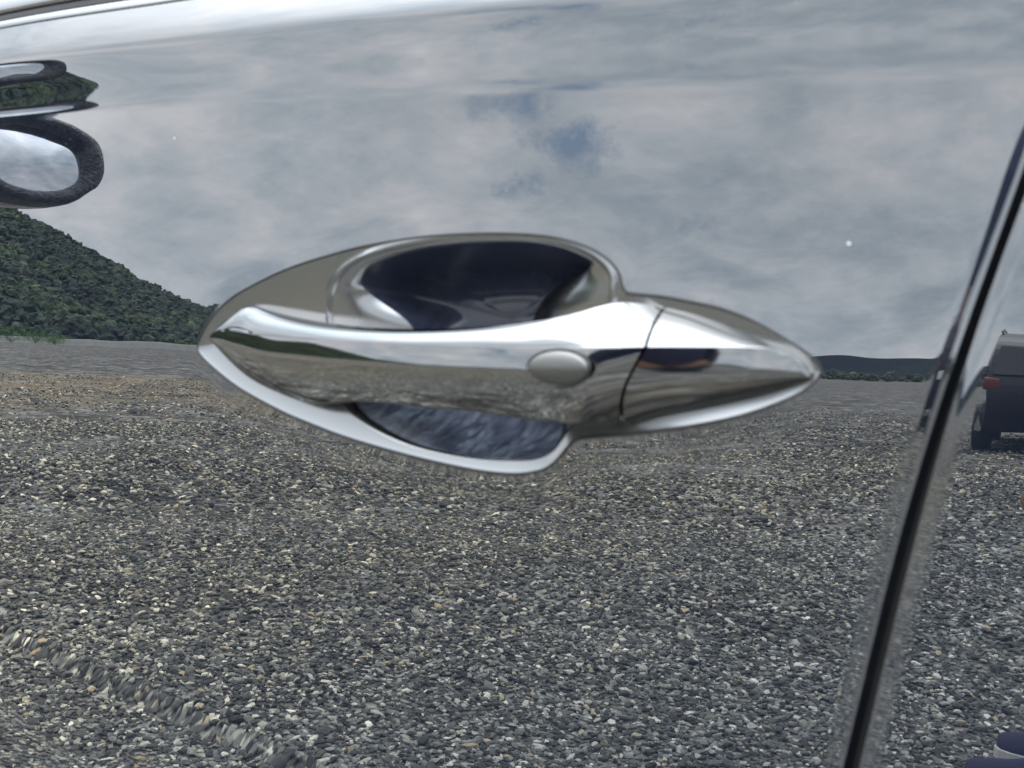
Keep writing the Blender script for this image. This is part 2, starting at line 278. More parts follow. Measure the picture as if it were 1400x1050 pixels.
# ================================================================ car
car = bpy.data.objects.new('car', None); COL.objects.link(car); car.location = (0, 0, -HG)
car['label'] = 'glossy black car with a chrome door handle, gravel and clouds mirrored in its paint'; car['category'] = 'car'
def part(name, me, M, parent=car, **p):
    o = link(name, me, M, None, **p); o.parent = parent
    if parent is car: o.location = (0, 0, HG)
    return o
def front_door():
    cols = np.unique(np.round(np.r_[0, np.linspace(0, .5, 22), np.linspace(.5, .985, 60), np.linspace(.70, 1.0, 190), np.linspace(.985, 1, 16)], 5))
    P = []
    X = []; Z = []
    for w in W_ROWS:
        # rows follow the crease; the last column is the slanted rear edge
        z = np.full(len(cols), w+.0963)
        for _ in range(6): x = FX0 + (edgeL(z)-FX0)*cols; z = crease(x)+w
        X.append(x); Z.append(z)
    X = np.array(X); Z = np.array(Z); sh = X.shape
    P = np.stack([X.ravel(), Z.ravel()], 1)
    # hole for the handle
    hole = out_pts.copy(); c = np.array([-.025, .002]); 
    tn = np.roll(hole, -1, 0)-np.roll(hole, 1, 0); tn /= np.linalg.norm(tn, axis=1)[:, None]
    nn = np.stack([-tn[:, 1], tn[:, 0]], 1)
    sg = np.sign(((hole-c)*nn).sum(1).mean()); hole = hole - sg*nn*.0004
    hole = hole[::2]
    D = np.full(len(P), 9.); near = np.where((abs(P[:, 0]+.025) < .14) & (abs(P[:, 1]) < .06))[0]
    for i in near: D[i] = np.sqrt(((hole-P[i])**2).sum(1)).min()
    def inside(pts, poly):
        r = np.zeros(len(pts), bool); x, y = pts[:, 0], pts[:, 1]; j = len(poly)-1
        for i in range(len(poly)):
            xi, yi = poly[i]; xj, yj = poly[j]
            c_ = ((yi > y) != (yj > y)); 
            if abs(yj-yi) > 1e-12: r ^= c_ & (x < (xj-xi)*(y-yi)/(yj-yi)+xi)
            j = i
        return r
    ins = inside(P, hole)
    keepmask = ~ins & (D > .0013)
    # rim loops round the hole for clean shading
    G = P[keepmask]; border = []
    idx = -np.ones(len(P), int); idx[keepmask] = np.arange(keepmask.sum())
    faces = []
    gi = idx.reshape(sh)
    for i in range(sh[0]-1):
        for j in range(sh[1]-1):
            q = (gi[i, j], gi[i, j+1], gi[i+1, j+1], gi[i+1, j])
            if min(q) >= 0: faces.append(q)
            else: border.append((i, j))
    # triangulate the torn cells up to the hole
    from collections import Counter
    cnt = Counter()
    for q in faces:
        for a, b_ in zip(q, q[1:]+q[:1]): cnt[(min(a, b_), max(a, b_))] += 1
    torn = set()
    for (i, j) in border:
        q = (gi[i, j], gi[i, j+1], gi[i+1, j+1], gi[i+1, j])
        for a in q:
            if a >= 0: torn.add(a)
    be = [e for e, n in cnt.items() if n == 1 and e[0] in torn and e[1] in torn]
    used = sorted({a for e in be for a in e} | torn); mp_ = {a: k for k, a in enumerate(used)}
    pts = [Vector(G[a]) for a in used]; nb = len(pts); hl = [Vector(h) for h in hole]
    ed = [(mp_[a], mp_[b_]) for a, b_ in be] + [(nb+k, nb+(k+1) % len(hl)) for k in range(len(hl))]
    vo, eo, fo, ov, oe, of = delaunay_2d_cdt(pts+hl, ed, [], 0, 1e-7)
    vv = np.array([tuple(v) for v in vo]); cen = np.array([vv[list(f)].mean(0) for f in fo])
    okf = ~inside(cen, hole)
    fullq = {}
    # keep only triangles in torn cells: their centre lies in no kept quad -> test by boundary loop
    loop = {}
    for a, b_ in be: loop.setdefault(a, []).append(b_); loop.setdefault(b_, []).append(a)
    st = be[0][0]; ring = [st]; prev = None; cur = st
    while True:
        nx = [q for q in loop[cur] if q != prev]
        if not nx: break
        prev, cur = cur, nx[0]
        if cur == st: break
        ring.append(cur)
    okf &= inside(cen, G[ring])
    base = len(G); V2 = np.r_[G, vv]
    orig = []
    remap = {}
    for k, ovk in enumerate(ov):
        o_ = [q for q in ovk if q < nb]
        remap[k] = used[o_[0]] if o_ else base+k
    tris = [tuple(remap[q] for q in f) for f, ok in zip(fo, okf) if ok]
    x, z = V2[:, 0], V2[:, 1]; y = Yfront(x, z); N_ = nrm(Yfront, x, z)
    V3 = np.stack([x, y, z], 1)
    F_ = [tuple(int(a) for a in q) for q in faces] + [tuple(int(a) for a in q) for q in tris]
    # turn faces outwards
    zs = Z[:, -1]; FV, FN = flange(Yfront, edgeL, zs, 1); k0 = len(V3); nv = FV.shape[1]
    V3 = np.r_[V3, FV.reshape(-1, 3)]; N_ = np.r_[N_, FN.reshape(-1, 3)]
    for a in range(FV.shape[0]-1):
        for c_ in range(nv-1): F_.append((k0+a*nv+c_, k0+(a+1)*nv+c_, k0+(a+1)*nv+c_+1, k0+a*nv+c_+1))
    # top return of the skin into the window seam
    xt, zt = X[-1], Z[-1]; yt = Yfront(xt, zt); k1 = len(V3)
    V3 = np.r_[V3, np.stack([xt, yt, zt], 1), np.stack([xt, yt+.0008, zt+.0005], 1), np.stack([xt, yt+.008, zt+.0005], 1)]
    nt_ = nrm(Yfront, xt, zt); n2 = nt_*.5+np.array([0, 0, .6]); n2 /= np.linalg.norm(n2, axis=1)[:, None]
    N_ = np.r_[N_, nt_, n2, np.tile([0, 0, 1.], (len(xt), 1))]; mt = len(xt)
    for a in range(2):
        for c_ in range(mt-1): F_.append((k1+a*mt+c_, k1+a*mt+c_+1, k1+(a+1)*mt+c_+1, k1+(a+1)*mt+c_))
    # consistent outward winding
    G_ = []
    for q in F_:
        p0, p1, p2 = V3[q[0]], V3[q[1]], V3[q[2]]; n = np.cross(p1-p0, p2-p0)
        G_.append(q if n @ N_[q[0]] > 0 else q[::-1])
    return part('front_door', mesh_np('front_door', V3, G_, N_), PAINT)
fd = front_door()
def rear_door():
    cols = np.unique(np.round(np.r_[np.linspace(0, .02, 18), np.linspace(.02, .2, 50), np.linspace(.2, 1, 30)], 5))
    X = []; Z = []
    for w in W_ROWS:
        z = np.full(len(cols), w+.0963)
        for _ in range(6): x = edgeR(z)+(RX1-edgeR(z))*cols; z = crease(x)+w
        X.append(x); Z.append(z)
    X = np.array(X); Z = np.array(Z); x, z = X.ravel(), Z.ravel(); y = Yrear(x, z); N_ = nrm(Yrear, x, z); V = np.stack([x, y, z], 1)
    F_ = [tuple(int(a) for a in q) for q in grid_faces(*X.shape)]
    FV, FN = flange(Yrear, edgeR, Z[:, 0], -1, .0007); k0 = len(V); nv = FV.shape[1]
    V = np.r_[V, FV.reshape(-1, 3)]; N_ = np.r_[N_, FN.reshape(-1, 3)]
    for a in range(FV.shape[0]-1):
        for c_ in range(nv-1): F_.append((k0+a*nv+c_, k0+(a+1)*nv+c_, k0+(a+1)*nv+c_+1, k0+a*nv+c_+1))
    G_ = []
    for q in F_:
        p0, p1, p2 = V[q[0]], V[q[1]], V[q[2]]; n = np.cross(p1-p0, p2-p0); G_.append(q if n @ N_[q[0]] > 0 else q[::-1])
    return part('rear_door', mesh_np('rear_door', V, G_, N_), PAINT, label='rear door beyond the slanted black gap')
rd = rear_door()
# rubber seal at the bottom of the gap
zs = np.linspace(-.6, .11, 60); mid = (edgeL(zs)+edgeR(zs))/2
V, f = sweep(np.stack([mid-.002, skin(mid, zs)+.0155, zs], 1), .0085, 14); part('door_seal', mesh_np('door_seal', V, f), RUB)
# window line: painted bead, black rubber lip, bright trim, glass
def strip(name, w0, w1, dy0, dy1, M, bulge=.0006, x0=FX0, x1=None, fn=None, **p):
    fn = fn or skin
    xs = np.linspace(x0, x1, 140) if x1 is not None else np.linspace(x0, .126, 140)
    V = []; K = 13
    pr = [(w0, .008)] + [(w0+(w1-w0)*k/(K-1), None) for k in range(K)] + [(w1, .008)]
    for k, (w, dd) in enumerate(pr):
        z = crease(xs)+w; s = (w-w0)/(w1-w0); yb = fn(xs, crease(xs)+WT) + dy0+(dy1-dy0)*s + (w-WT)*.42
        y = yb - bulge*math.sin(math.pi*min(max(s, 0), 1))**.5 if dd is None else yb+dd
        V.append(np.stack([xs, y, z], 1))
    V = np.array(V); return part(name, mesh_np(name, V.reshape(-1, 3), grid_faces(*V.shape[:2])), M, **p)
strip('window_moulding', .0149, .0190, -.0001, .0, PAINT, .0007)
strip('window_seal', .0191, .0229, .0006, .0008, RUBD, .0004)
strip('window_trim', .0230, .036, .0, .0, BEZ, .0022)
strip('window_moulding', .0149, .0190, -.0001, .0, PAINT, .0007, .131, RX1)
strip('window_seal', .0191, .0229, .0006, .0008, RUBD, .0004, .131, RX1)
strip('window_trim', .0230, .036, .0, .0, BEZ, .0022, .131, RX1)
def glass(x0, x1):
    xs = np.linspace(x0, x1, 50); ws = np.linspace(.034, .42, 30)
    V = np.array([np.stack([xs, skin(xs, crease(xs)+WT)+.010+(w-.034)*.55+(w-.034)**2*.5, crease(xs)+w], 1) for w in ws])
    part('window_glass', mesh_np('window_glass', V.reshape(-1, 3), grid_faces(*V.shape[:2])), GLASS)
glass(-.62, .11); glass(.15, .95)
# ---------------------------------------------------------------- handle
nO = len(out_pts); CEN = np.array([-.0215, .0015])
cup_pts = spline(CUP, 300, True)
def polar(pts, a):
    d = pts-CEN; an = np.arctan2(d[:, 1], d[:, 0]); r = np.linalg.norm(d, axis=1); o = np.argsort(an)
    return np.interp(a, np.r_[an[o]-2*math.pi, an[o], an[o]+2*math.pi], np.r_[r[o], r[o], r[o]])
ang_o = np.unwrap(np.arctan2(out_pts[:, 1]-CEN[1], out_pts[:, 0]-CEN[0]))
rc = polar(cup_pts, (ang_o+math.pi) % (2*math.pi)-math.pi)
cupE = CEN + np.stack([np.cos(ang_o), np.sin(ang_o)], 1)*rc[:, None]
def dist_out(P):
    res = np.empty(len(P)); A = out_pts; B_ = np.roll(out_pts, -1, 0); AB = B_-A; L2 = (AB**2).sum(1)
    for i, p in enumerate(P):
        s = np.clip(((p-A)*AB).sum(1)/L2, 0, 1); res[i] = np.sqrt(((A+AB*s[:, None]-p)**2).sum(1).min())
    return res
def bez_depth(d, p):
    """how far the dished surround lies inside the door skin, from the distance to its outer edge"""
    lip = -.00006*np.exp(-d/.0004)
    q = np.clip((p[:, 1]+.002)/.008, 0, 1)*np.clip((p[:, 0]-.02)/.02, 0, 1); BSL = .37-.17*q*q*(3-2*q)
    return lip + .0062*(1-np.exp(-d*BSL/.0062))
BSL = .37
def bezel():
    NR = 64; V = []; s_ = np.sin(np.linspace(0, 1, NR)*math.pi/2)**1.3
    for s in s_:
        p = out_pts*(1-s)+cupE*s; d = dist_out(p) if s > 0 else np.zeros(nO)
        dc = np.linalg.norm(p-cupE, axis=1); bead = -.0011*np.sin(np.clip(1-dc/.0034, 0, 1)*math.pi)*np.clip(d/.003, 0, 1)*np.clip((p[:, 1]-.004)/.012, 0, 1)
        V.append(np.stack([p[:, 0], skin(p[:, 0], p[:, 1])+.0001+bez_depth(d, p)+bead, p[:, 1]], 1))
    V = np.array([np.stack([out_pts[:, 0], skin(out_pts[:, 0], out_pts[:, 1])+.004, out_pts[:, 1]], 1)] + V)
    # smooth the depth along the ring a little so that no ridge shows
    return V
BV = bezel(); rim = BV[-1]
def by_index(P, u):
    P = np.asarray(P, float); N = len(P); i = np.floor(u).astype(int); s = (u-i)[:, None]; g = lambda k: P[k % N]
    a, b_, c, d = g(i-1), g(i), g(i+1), g(i+2)
    return .5*((2*b_)+(c-a)*s+(2*a-5*b_+4*c-d)*s*s+(3*b_-a-3*c+d)*s**3)
def ring_smooth(v, k):
    for _ in range(k): v = (np.roll(v, 1, 0)+2*v+np.roll(v, -1, 0))/4
    return v
uu = np.linspace(0, len(CUP), 1200, endpoint=False); dense = by_index(CUP, uu)
near_i = np.array([((dense-p)**2).sum(1).argmin() for p in cupE]); cupD = ring_smooth(by_index(WELL, uu[near_i]), 14)
WC = np.array([-.0235, .0125])
def cup():
    """side ramps fall from the bright rim to the edge of the deep well, then the well itself"""
    V = []; e0 = rim[:, [0, 2]]; dv = cupD-e0; L = np.linalg.norm(dv, axis=1)
    NRP = 16
    for k in range(NRP+1):
        s = k/NRP; p = e0+dv*s; sl = math.tan(R(RAMP))
        # the ramp rolls over convexly where it meets rim and well
        y = rim[:, 1]+L*sl*(s**1.9*.85+.15*s)
        V.append(np.stack([p[:, 0], y, p[:, 1]], 1))
    nramp = len(V); e = V[-1]; d2 = WC-e[:, [0, 2]]; rad = np.linalg.norm(d2, axis=1); dirs = d2/rad[:, None]
    fl = skin(WC[0], WC[1])+WELLD
    rf = .0013; a0 = R(RAMP+14)
    for k in range(1, 8):
        a = a0+(R(62)-a0)*k/7; dx = rf*(math.sin(a)-math.sin(a0)); dy = rf*(math.cos(a0)-math.cos(a))
        p = e[:, [0, 2]]+dirs*dx; V.append(np.stack([p[:, 0], e[:, 1]+dy, p[:, 1]], 1))
    nf = nramp; e = V[-1]; dp = fl-e[:, 1]; er = np.linalg.norm(WC-e[:, [0, 2]], axis=1); dr = (WC-e[:, [0, 2]])/er[:, None]
    wa = R(66); total = .6*dp/math.tan(wa)+.4*dp/(1-math.cos(wa))*math.sin(wa); q = np.minimum(1., .72*er/total)
    for k in range(1, 31):
        if k <= 10: y_ = .6*dp*k/10; x_ = y_/math.tan(wa)
        else:
            a = wa*(1-(k-10)/20); Rc = .4*dp/(1-math.cos(wa)); y_ = dp-Rc*(1-math.cos(a)); x_ = .6*dp/math.tan(wa)+Rc*(math.sin(wa)-math.sin(a))
        p = e[:, [0, 2]]+dr*(x_*q)[:, None]; V.append(np.stack([p[:, 0], e[:, 1]+y_, p[:, 1]], 1))
    e = V[-1]
    for k in range(1, 13):
        s = 1-k/12.; p = WC+(e[:, [0, 2]]-WC)*s; V.append(np.stack([p[:, 0], e[:, 1]+.0006*(1-s*s), p[:, 1]], 1))
    return np.array(V), nf
RAMP, WELLD, WEXP = 24., .030, 3.0
CV, nf = cup()
handle_p = None
ALLB = BV
def flip(F_): return F_[:, ::-1]
# grip lofted from measured stations (top edge, crease, outermost line, bottom edge)
def loft(G, n, cap0=False, cap1=False, ks=40):
    G = np.array(G, float); T = [spline(G[:, k], n) for k in range(4)]
    # common parameter: resample each rail by station index instead of by length
    def rail(P):
        m_ = len(P); u = np.linspace(0, m_-1, n); out = np.empty((n, 3))
        g = lambda i: P[i] if 0 <= i < m_ else (2*P[0]-P[1] if i < 0 else 2*P[-1]-P[-2])
        for q, uu in enumerate(u):
            i = min(int(uu), m_-2); s = uu-i; a, b_, c, d = g(i-1), g(i), g(i+1), g(i+2)
            out[q] = .5*((2*b_)+(c-a)*s+(2*a-5*b_+4*c-d)*s*s+(3*b_-a-3*c+d)*s**3)
        return out
    def smooth(P):
        for _ in range(ks): P[1:-1] = (P[:-2]+2*P[1:-1]+P[2:])/4
        return P
    T_, C_, M_, B_ = [smooth(rail(G[:, k])) for k in range(4)]
    secs = []
    for i in range(n):
        t_, c, m2, b_ = T_[i], C_[i], M_[i], B_[i]; sc = min(1., abs(m2[1])/.012+.12)
        pts = []
        back = np.array([0, .006*sc+.001, -.0015*sc])
        pts.append(t_+back+np.array([0, .004, -.001])); pts.append(t_+back)
        # rounded top edge, then the flat top facet to the crease
        e = np.array([0, .0007, -.0002])*sc
        pts += [t_+e*1.6, t_+e*.5, t_]
        for s in (.12, .3, .5, .7, .88, .95): pts.append(t_+(c-t_)*s + np.array([0, -.0007, .0005])*sc*math.sin(math.pi*s))
        rr = .035
        pts.append(c+(t_-c)*.012)
        # face: quadratic through crease, outermost, bottom
        for s in (.015, .06, .13, .22, .36, .52, .68, .84):
            p = c+(m2-c)*s; p[1] = m2[1]+(c[1]-m2[1])*(1-s)**1.9; pts.append(p)
        pts.append(m2)
        for s in (.12, .25, .4, .55, .7, .82, .91, .96):
            # depth falls away as the square: face rolls under
            p = m2+(b_-m2)*s; p[1] = m2[1]+(b_[1]-m2[1])*s**1.9; pts.append(p)
        pts.append(b_); d = np.array([0, .0012, -.0006])*sc; pts.append(b_+d); pts.append(b_+np.array([0, .0035, -.0004])*sc); pts.append(b_+np.array([0, .007, .0015])*sc+np.array([0, .001, 0]))
        pts.append(b_+np.array([0, .010*sc+.002, .005*sc]))
        secs.append(pts)
    V = np.array(secs); n_, m_ = V.shape[:2]; Fc = grid_faces(n_, m_, True)
    Fl = [tuple(int(a) for a in q) for q in Fc]
    if cap0: Fl.append(tuple(range(m_)))
    if cap1: Fl.append(tuple((n_-1)*m_+k for k in range(m_))[::-1])
    me = mesh_np('x', V.reshape(-1, 3), Fl); bm = bmesh.new(); bm.from_mesh(me); bmesh.ops.recalc_face_normals(bm, faces=bm.faces)
    for e in bm.edges:
        if len(e.link_faces) == 2 and e.calc_face_angle(0) > R(22): e.smooth = False
    bm.to_mesh(me); bm.free(); me.polygons.foreach_set('use_smooth', [True]*len(me.polygons)); return me
G0 = [[tuple(p) for p in r] for r in GRIP]
me = loft(G0[:14], 170, True, True); me.name = 'door_handle'; hd = part('door_handle', me, CHROME, car, label='chrome pull handle across the finger recess')
cap_st = [[tuple(np.array(p)+np.array([.0009, 0.0001, 0])) for p in G0[13]]] + G0[14:]
me = loft(cap_st, 90, True, True, 10); me.name = 'end_cap'; part('end_cap', me, CHROME, hd)
hz = part('handle_bezel', mesh_np('handle_bezel', ALLB.reshape(-1, 3), flip(grid_faces(*ALLB.shape[:2], True))), BEZ, hd)
part('recess_shoulder', mesh_np('recess_shoulder', CV[:nf].reshape(-1, 3), flip(grid_faces(nf, CV.shape[1], True))), BEZ, hd)
part('finger_recess', mesh_np('finger_recess', CV[nf-1:].reshape(-1, 3), flip(grid_faces(CV.shape[0]-nf+1, CV.shape[1], True))), CUPM, hd)
ring = np.stack([out_pts[:, 0], skin(out_pts[:, 0], out_pts[:, 1])+.0005, out_pts[:, 1]], 1)
V, f = sweep(ring[::2], .0006, 8, True); part('handle_gasket', mesh_np('handle_gasket', V, f), RUB, hd)
# gasket lips at both points of the surround
# oval lock cover
def button():
    c = np.array(BUTTON[0]); ex = (np.array(BUTTON[2])-np.array(BUTTON[1]))/2; ez = (np.array(BUTTON[3])-np.array(BUTTON[4]))/2
    V = []; prof = [(1.0, .0012), (1.0, .0004), (1.0, -.0001), (.985, -.0004), (.94, -.00062), (.8, -.00082), (.55, -.00098), (.25, -.00106), (.001, -.00108)]
    for r, dy in prof:
        for k in range(64):
            q = 2*math.pi*k/64; p = c+ex*r*math.cos(q)+ez*r*math.sin(q); p[1] += dy + BUTCURVE(r*math.sin(q)); V.append(p)
    return V
def BUTCURVE(s): return .0011*max(0, -s)**2*1.0 - .00006*s if s < 0 else .00045*s*s
V = button(); me = mesh_np('lock_cover', V, grid_faces(9, 64, True)); 
c_ = np.array(BUTTON[0]); ex_ = (np.array(BUTTON[2])-np.array(BUTTON[1]))/2; ez_ = (np.array(BUTTON[3])-np.array(BUTTON[4]))/2
rg = []
for k in range(72):
    q = 2*math.pi*k/72; p = c_+ex_*1.04*math.cos(q)+ez_*1.06*math.sin(q); p[1] += BUTCURVE(math.sin(q))-.00005; rg.append(p)
V, f = sweep(rg, .00042, 8, True); part('cover_seam', mesh_np('cover_seam', V, f), RUB, hd)
part('lock_cover', me, BUT, hd, label='matt grey oval cover set in the chrome handle')
# ---------------------------------------------------------------- body behind the doors, mirror, wheels
def body():
    prof = [(-1.95,-.62),(-1.98,-.3),(-1.85,-.05),(-1.6,.08),(-1.0,.15),(-.72,.2),(-.35,.42),(-.05,.52),(.5,.55),(1.1,.5),(1.7,.32),(2.05,.12),(2.12,-.1),(2.1,-.62)]
    bm = bmesh.new(); ys = [(.075, 1., 0.), (.09, .99, 0.), (1.66, .99, 0.), (1.68, 1., 0.)]
    rows = []
    for y, s, _ in [(.07, 1, 0), (1.70, 1, 0)]:
        rows.append([bm.verts.new((x, y + (max(0, z-.12)*.65 if y < 1 else -max(0, z-.12)*.65), z)) for x, z in prof])
    n = len(prof)
    for k in range(n): bm.faces.new((rows[0][k], rows[0][(k+1) % n], rows[1][(k+1) % n], rows[1][k]))
    bm.faces.new(rows[0]); bm.faces.new(rows[1]); o = bm_obj('body', bm, PAINT, None); o.parent = car; o.location = (0, 0, HG)
body()
def fender():
    xs = np.r_[np.linspace(-1.9, -1.52, 12), np.linspace(-1.52, -.93, 30), np.linspace(-.93, FX0-.005, 6)]; rows = []
    for s in np.linspace(0, 1, 24):
        top = crease(xs)+.02-np.clip(-xs-1.0, 0, 1)*.10; arch = np.sqrt(np.clip(.335**2-(xs+1.22)**2, 0, 1))-.57
        bot = np.where(abs(xs+1.22) < .335, np.maximum(arch, -.62), -.62); z = bot+(top-bot)*s
        rows.append(np.stack([xs, skin(np.maximum(xs, -.9), np.minimum(z, .12))+np.clip(-xs-1.3, 0, 1)**2*.3, z], 1))
    V = np.array(rows); part('front_wing', mesh_np('front_wing', V.reshape(-1, 3), grid_faces(*V.shape[:2])), PAINT)
fender()
bm = bmesh.new(); box(bm, -.9, 1.1, .03, .12, -.74, -.625, .01); o = bm_obj('sill', bm, PLAST, None); o.parent = car; o.location = (0, 0, HG)
def wheel(x):
    prof = [(0,.10),(.04,.06),(.09,.05),(.19,.04),(.205,.03),(.215,.025),(.22,.02),(.30,.015),(.318,.03),(.322,.06),(.322,.2),(.3,.23),(.2,.23)]
    V = []; n = 48
    for r, y in prof[6:]:
        for k in range(n): q = 2*math.pi*k/n; V.append((x+r*math.cos(q), y+.02, -.598+r*math.sin(q)))
    ty = part('wheel', mesh_np('wheel', V, grid_faces(7, n, True)), TYRE)
    V = []; F_ = []
    for s in range(5):
        for dq in (-.11, .11):
            a = 2*math.pi*s/5+dq*1.6; k = len(V); w = .013
            u = np.array([math.cos(a), math.sin(a)]); v_ = np.array([-u[1], u[0]])
            for r, yy, ww in ((.03, .05, w*1.3), (.12, .055, w), (.215, .045, w*1.2)):
                for sd_ in (-1, 1): q = u*r+v_*ww*sd_; V += [(x+q[0], yy+.01, -.598+q[1]), (x+q[0], yy+.03, -.598+q[1])]
            for j in range(2):
                o_ = k+j*4; F_ += [(o_, o_+2, o_+6, o_+4), (o_, o_+4, o_+5, o_+1), (o_+2, o_+3, o_+7, o_+6)]
    part('rim', mesh_np('rim', V, F_, None, False), ALLOY, ty)
wheel(-1.22); wheel(1.5)
def door_mirror():
    ol = .65*spline([(-.125,-.02),(-.118,.035),(-.08,.062),(-.01,.068),(.06,.060),(.098,.043),(.112,.008),(.102,-.028),(.06,-.058),(-.01,-.068),(-.08,-.058)], 96, True)
    C0 = np.array([MX, MY, MZ])
    def ringp(s, dx, sh=(0, 0)): return np.stack([np.full(len(ol), dx), -(ol[:, 0]*s+sh[0]), ol[:, 1]*s+sh[1]], 1)+C0
    R_ = [ringp(.68, -.006), ringp(.69, .001), ringp(.74, .008), ringp(.85, .012), ringp(.955, .007), ringp(.985, -.002), ringp(1.0, -.012), ringp(1.0, -.024)]
    V = np.array(R_); V = V.reshape(-1, 3)
    root = part('mirror_housing', mesh_np('mirror_housing', V, grid_faces(len(R_), len(ol), True)), PLAST, label='grained black rim round the mirror glass')
    S_ = [ringp(1.003, -.023), ringp(1.01, -.035), ringp(.99, -.06), ringp(.92, -.09), ringp(.80, -.115), ringp(.6, -.133), ringp(.35, -.143), ringp(.02, -.146)]
    part('mirror_shell', mesh_np('mirror_shell', np.array(S_).reshape(-1, 3), grid_faces(len(S_), len(ol), True)), PAINT, root)
    g = ringp(.71, 0); g[:, 0] -= (g[:, 2]-C0[2])*.12; n = len(g); cc = C0+np.array([0, 0, 0])
    q = [cc+np.array([-.003, 0, 0])]+[p for p in g]
    V = [cc]+[cc+(p-cc)*.5+np.array([-.0004, 0, 0]) for p in g]+[p+np.array([-.003, 0, 0]) for p in g]
    f = [(0, 1+k, 1+(k+1) % n) for k in range(n)]+[(1+k, 1+n+k, 1+n+(k+1) % n, 1+(k+1) % n) for k in range(n)]
    part('mirror_glass', mesh_np('mirror_glass', V, f), MIRROR, root)
    P = [C0+np.array([-.05, .11, -.03]), C0+np.array([-.045, .15, -.045]), C0+np.array([-.04, .20, -.05]), C0+np.array([-.04, .27, -.05])]
    V, f = sweep(spline(P, 16), .026, 14, False, 1.5, .8); part('mirror_arm', mesh_np('mirror_arm', V, f), PLAST, root)
MX, MY, MZ = -.80, -.240, .174
door_mirror()

# ================================================================ ground
def ground():
    G, t, b = mat('gravel_bed', (.1,.1,.1), .9); geo = t.n('ShaderNodeNewGeometry').outputs['Position']
    def cells(sc):
        v = t.n('ShaderNodeTexVoronoi', feature='F1'); t.L.new(geo, v.inputs['Vector']); v.inputs['Scale'].default_value = sc; v.inputs['Randomness'].default_value = 1
        return v.outputs['Color'], v.outputs['Distance']
    c1, d1 = cells(38); c2, d2 = cells(17); c3, d3 = cells(4.3)
    r = t.n('ShaderNodeSeparateColor', i_0=c1); g1 = t.ramp(r.outputs[0], [(0, (.034,.035,.036)), (.35, (.08,.08,.078)), (.7, (.15,.148,.14)), (.88, (.28,.265,.235)), (1, (.5,.47,.42))])
    r2 = t.n('ShaderNodeSeparateColor', i_0=c2); g2 = t.ramp(r2.outputs[0], [(0, (.05,.051,.051)), (.5, (.115,.113,.108)), (.85, (.20,.19,.17)), (1, (.4,.38,.34))])
    r3 = t.n('ShaderNodeSeparateColor', i_0=c3); g3 = t.ramp(r3.outputs[0], [(0, (.045,.045,.044)), (.5, (.11,.107,.10)), (.85, (.21,.20,.18)), (1, (.40,.38,.34))])
    dst = t.n('ShaderNodeMapRange', clamp=True, i_1=5., i_2=14., i_3=0., i_4=.6); t.L.new(t.vec('LENGTH', geo, (0,0,0), 1), dst.inputs[0])
    c = t.mix(.45, g1, g2); c = t.mix(dst.outputs[0], c, g3)
    fine = t.noise(geo, 1.7, 6, .75); c = t.mix(1., c, t.ramp(fine, [(.40, .25), (.60, 1.9)]), 'MULTIPLY')
    big = t.noise(geo, .35, 4, .6); warm = t.ramp(t.noise(geo, .9, 5, .6, .7), [(.52, 0), (.66, 1)])
    c = t.mix(1., c, t.ramp(big, [(.3, .8), (.7, 1.25)]), 'MULTIPLY')
    c = t.mix(t.math('MULTIPLY', warm, .3), c, (.27, .20, .12)); earth = t.math('MULTIPLY', t.math('SUBTRACT', 1., t.math('DIVIDE', t.vec('DISTANCE', geo, (-20, -9.5, -.92), 1), 11.), clamp=True), t.ramp(t.noise(geo, .8, 6, .7, .4), [(.42, 0), (.56, 2.)]), clamp=True)
    c = t.mix(t.math('MULTIPLY', earth, .6), c, (.34, .25, .14)); c = t.mix(.06, c, (.16, .14, .115))
    c = t.mix(1., c, (.74, .745, .74), 'MULTIPLY'); t.L.new(c, b.inputs['Base Color'])
    b.inputs['IOR'].default_value = 1.12
    hgt = t.math('ADD', t.math('MULTIPLY', d1, -.6), t.math('MULTIPLY', d2, -.6))
    bp = t.n('ShaderNodeBump', i_Strength=.9, i_Distance=.02, i_Height=hgt); t.L.new(bp.outputs[0], b.inputs['Normal'])
    rad = np.r_[0, .5, 1, 2, 3, 4.5, 6, 8, 11, 15, 22, 35, 60, 110, 250, 600, 1500, 4000]; n = 72; V = [(0, 0, -HG-.004)]
    for r_ in rad[1:]:
        for k in range(n):
            q = 2*math.pi*k/n; x, y = r_*math.cos(q), r_*math.sin(q); V.append((x, y, -HG-.006+.012*math.sin(x*1.3+1)*math.cos(y*1.1)*(1 if r_ < 60 else 0)))
    f = [(0, 1+k, 1+(k+1) % n) for k in range(n)]
    for a in range(len(rad)-2):
        for k in range(n): f.append((1+a*n+k, 1+(a+1)*n+k, 1+(a+1)*n+(k+1) % n, 1+a*n+(k+1) % n))
    link('gravel_ground', mesh_np('gravel_ground', V, f), G, None, kind='structure')
ground()
